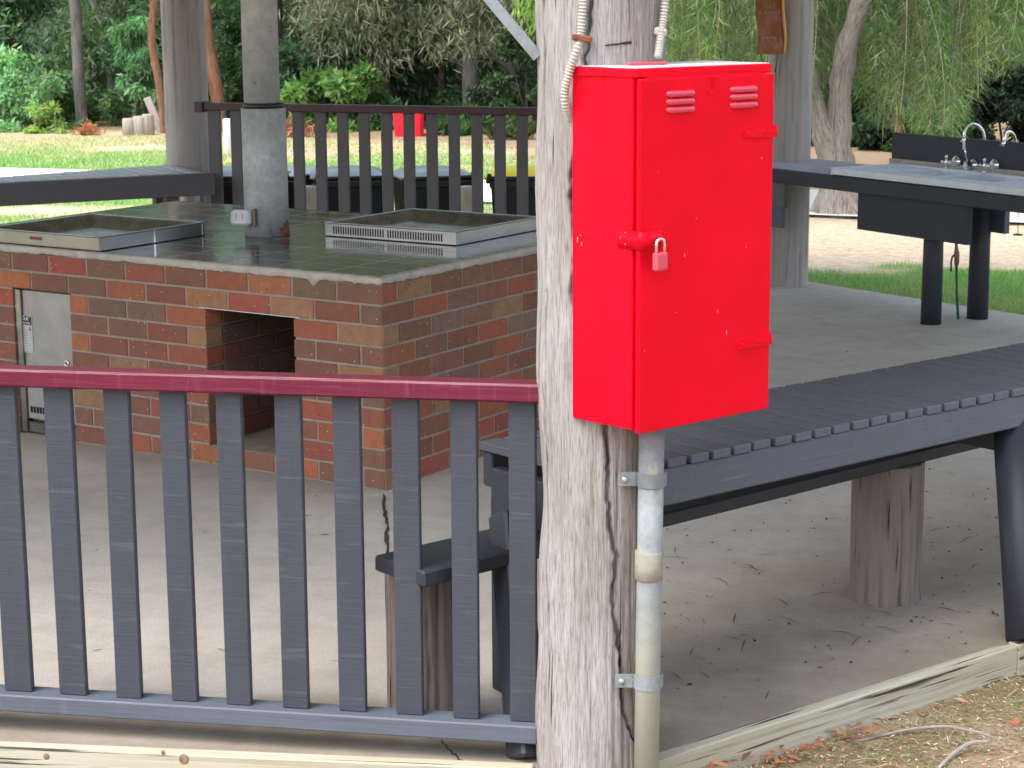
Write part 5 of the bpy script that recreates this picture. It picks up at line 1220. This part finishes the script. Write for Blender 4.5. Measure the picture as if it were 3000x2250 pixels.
def near_edge_fn():
    p = eR0.lerp(eR1, rnd.uniform(.12, .55))+V(dR.y, -dR.x, 0)*abs(rnd.gauss(.015, .035)); return (p.x, p.y, -.085+rnd.random()*.03)
scatter_flat(60, near_edge_fn, (.03, .075), .26, [(.50, .20, .10), (.38, .16, .08), (.3, .13, .07)], 'fallen_leaves', 'orange brown leaves gathered against the edging board', tilt=.2)
scatter_flat(650, near_fn, (.03, .12), .028, [(.45, .38, .30), (.30, .22, .15), (.20, .14, .10), (.55, .48, .40)], 'needle_litter', 'thin dead stalks and needles tangled on the soil', tilt=.12)
def near_l_fn(): p = p0.lerp(p1, rnd.uniform(-.1, .35))+V(0, -.06, 0); return (p.x, p.y-abs(rnd.gauss(0, .05)), -.095+rnd.random()*.05)
scatter_flat(160, near_l_fn, (.015, .05), .2, LC, 'leaf_litter', 'brown leaves and bark at the lower left corner', tilt=.5)
gw = []
for k in range(26):
    q = near_fn(); 
    for j in range(rnd.randint(8, 18)): gw.append((q[0]+rnd.gauss(0, .018), q[1]+rnd.gauss(0, .018), -.1))
gw = np.array(gw); N = len(gw); az = rng.uniform(0, 6.283, N); d = unit(np.stack([np.cos(az)*.8, np.sin(az)*.8, np.ones(N)], 1)); s = np.stack([-np.sin(az), np.cos(az), np.zeros(N)], 1)*.003
tag(soup('weeds', np.stack([gw-s, gw+s, gw+d*rng.uniform(.015, .045, (N, 1))], 1), hue((.20, .33, .07), N), GRASSM, 3), 'tiny green weeds in the soil at the lower right', 'weeds', kind='stuff')
def twig(pix, r, z, label):
    P = [G(x, y, z+.01*k) if z < 0 else G(x, y, z) for k, (x, y) in enumerate(pix)]; b = MB(); b.tube([Vector(p) for p in spl([tuple(p) for p in P], 5)], r, 7)
    return tag(b.build('fallen_twig', m_bark('twig_bark%d' % len(pix), (.40, .33, .30), (.5, .44, .4), (.22, .17, .15))), label, 'twig', 'fallen twigs by the edging')
twig([(2500, 2175), (2600, 2150), (2700, 2132), (2790, 2130), (2880, 2150), (2925, 2168)], .0045, -.09, 'long curved grey twig lying along the edging board')
twig([(2750, 2250), (2790, 2210), (2840, 2178), (2900, 2172)], .0055, -.085, 'paler bent twig at the bottom right below the long one')
def slab_fn():
    while True:
        x, y = rnd.uniform(.3, 3.2), rnd.uniform(5.3, 12)
        if in_poly(x, y, [(.4, 5.35), (5.3, 8.4), (2.2, 13.5), (.3, 13.2)]) and rnd.random() < max(.12, 1.5-(y-5)*.40): return (x, y, .003)
scatter_flat(170, slab_fn, (.03, .15), .045, [(.06, .045, .035), (.10, .07, .05)], 'twig_litter', 'thin dark twigs scattered on the concrete', tilt=.05)
scatter_flat(420, slab_fn, (.007, .017), .7, [(.05, .04, .03), (.09, .06, .04), (.14, .10, .07)], 'twig_litter', 'tiny dark seed cones scattered on the concrete', tilt=.3)
def slabl_fn(): return (rnd.uniform(-2.2, .1), rnd.uniform(5.25, 8), .003)
scatter_flat(60, slabl_fn, (.01, .05), .12, [(.10, .07, .05), (.3, .22, .15)], 'twig_litter', 'sparse debris on the concrete behind the near railing', tilt=.1)
# ---------------------------------------------------------------- shelter roof (above the frame)
rf = thing('shelter_roof', V(-.3, 9.6, 2.8), 'dark roof resting on the timber posts of the shelter', 'roof')
RO = [(.12, 4.88), (6.0, 8.9), (2.2, 14.15), (-3.0, 14.75), (-7, 13.0), (-7, 5.6)]; ap = V(-.4, 9.7, 4.6)
b = MB(); base = [V(x, y, 3.25) for x, y in RO]
for i in range(6):
    j = (i+1) % 6; k = len(b.v); b.v += [base[i], base[j], ap, base[i]+UP*.05, base[j]+UP*.05, ap+UP*.05]
    b.face((k, k+2, k+1), [(0, 0), (1, 0), (0, 1)]); b.face((k+3, k+4, k+5), [(0, 0), (1, 0), (0, 1)]); b.face((k, k+1, k+4, k+3), [(0, 0)]*4)
b.build('roof_sheet', m_plain('roof_underside', (.42, .41, .40), .7), rf)
for i in range(6):
    j = (i+1) % 6; a, c = base[i]-UP*.12, base[j]-UP*.12; d = (c-a).normalized(); b = MB(); b.box((a+c)/2, ((c-a).length-.2, .07, .2), (d, V(-d.y, d.x, 0), UP), .004); b.build('eave_beam', STUMP, rf)
    a, c = base[i]-UP*.06, ap-UP*.14; d = (c-a).normalized(); s = d.cross(UP).normalized(); b = MB(); b.box((a+c)/2, ((c-a).length-.3, .07, .14), (d, s, s.cross(d)), .004); b.build('rafter', STUMP, rf)
# ---------------------------------------------------------------- light
w = bpy.data.worlds.new('World'); sc.world = w; w.use_nodes = True; nt = w.node_tree
sky = nt.nodes.new('ShaderNodeTexSky'); sky.sky_type = 'NISHITA'; sky.sun_disc = False
EL_, AZ_ = 58, 232          # soft sun high on the left
sky.sun_elevation = math.radians(EL_); sky.sun_rotation = math.radians(AZ_); sky.dust_density = 4; sky.air_density = 1.0; sky.ozone_density = 1
hs_ = nt.nodes.new('ShaderNodeHueSaturation'); hs_.inputs['Saturation'].default_value = .6
bg = nt.nodes['Background']; bg.inputs['Strength'].default_value = .15
nt.links.new(sky.outputs[0], hs_.inputs['Color']); nt.links.new(hs_.outputs[0], bg.inputs['Color'])
sl = bpy.data.lights.new('sun', 'SUN'); sl.energy = .55; sl.angle = math.radians(40); sl.color = (1, .96, .9)
so_ = bpy.data.objects.new('sun', sl); C.objects.link(so_)
az = math.radians(AZ_); dirv = V(math.sin(az)*math.cos(math.radians(EL_)), math.cos(az)*math.cos(math.radians(EL_)), math.sin(math.radians(EL_)))
so_.rotation_euler = dirv.to_track_quat('Z', 'Y').to_euler()
sc.view_settings.view_transform = 'Standard'; sc.view_settings.look = 'None'; sc.view_settings.exposure = 1.6; sc.view_settings.gamma = 1
sc.render.engine = 'CYCLES'; sc.cycles.max_bounces = 8; sc.cycles.transparent_max_bounces = 4
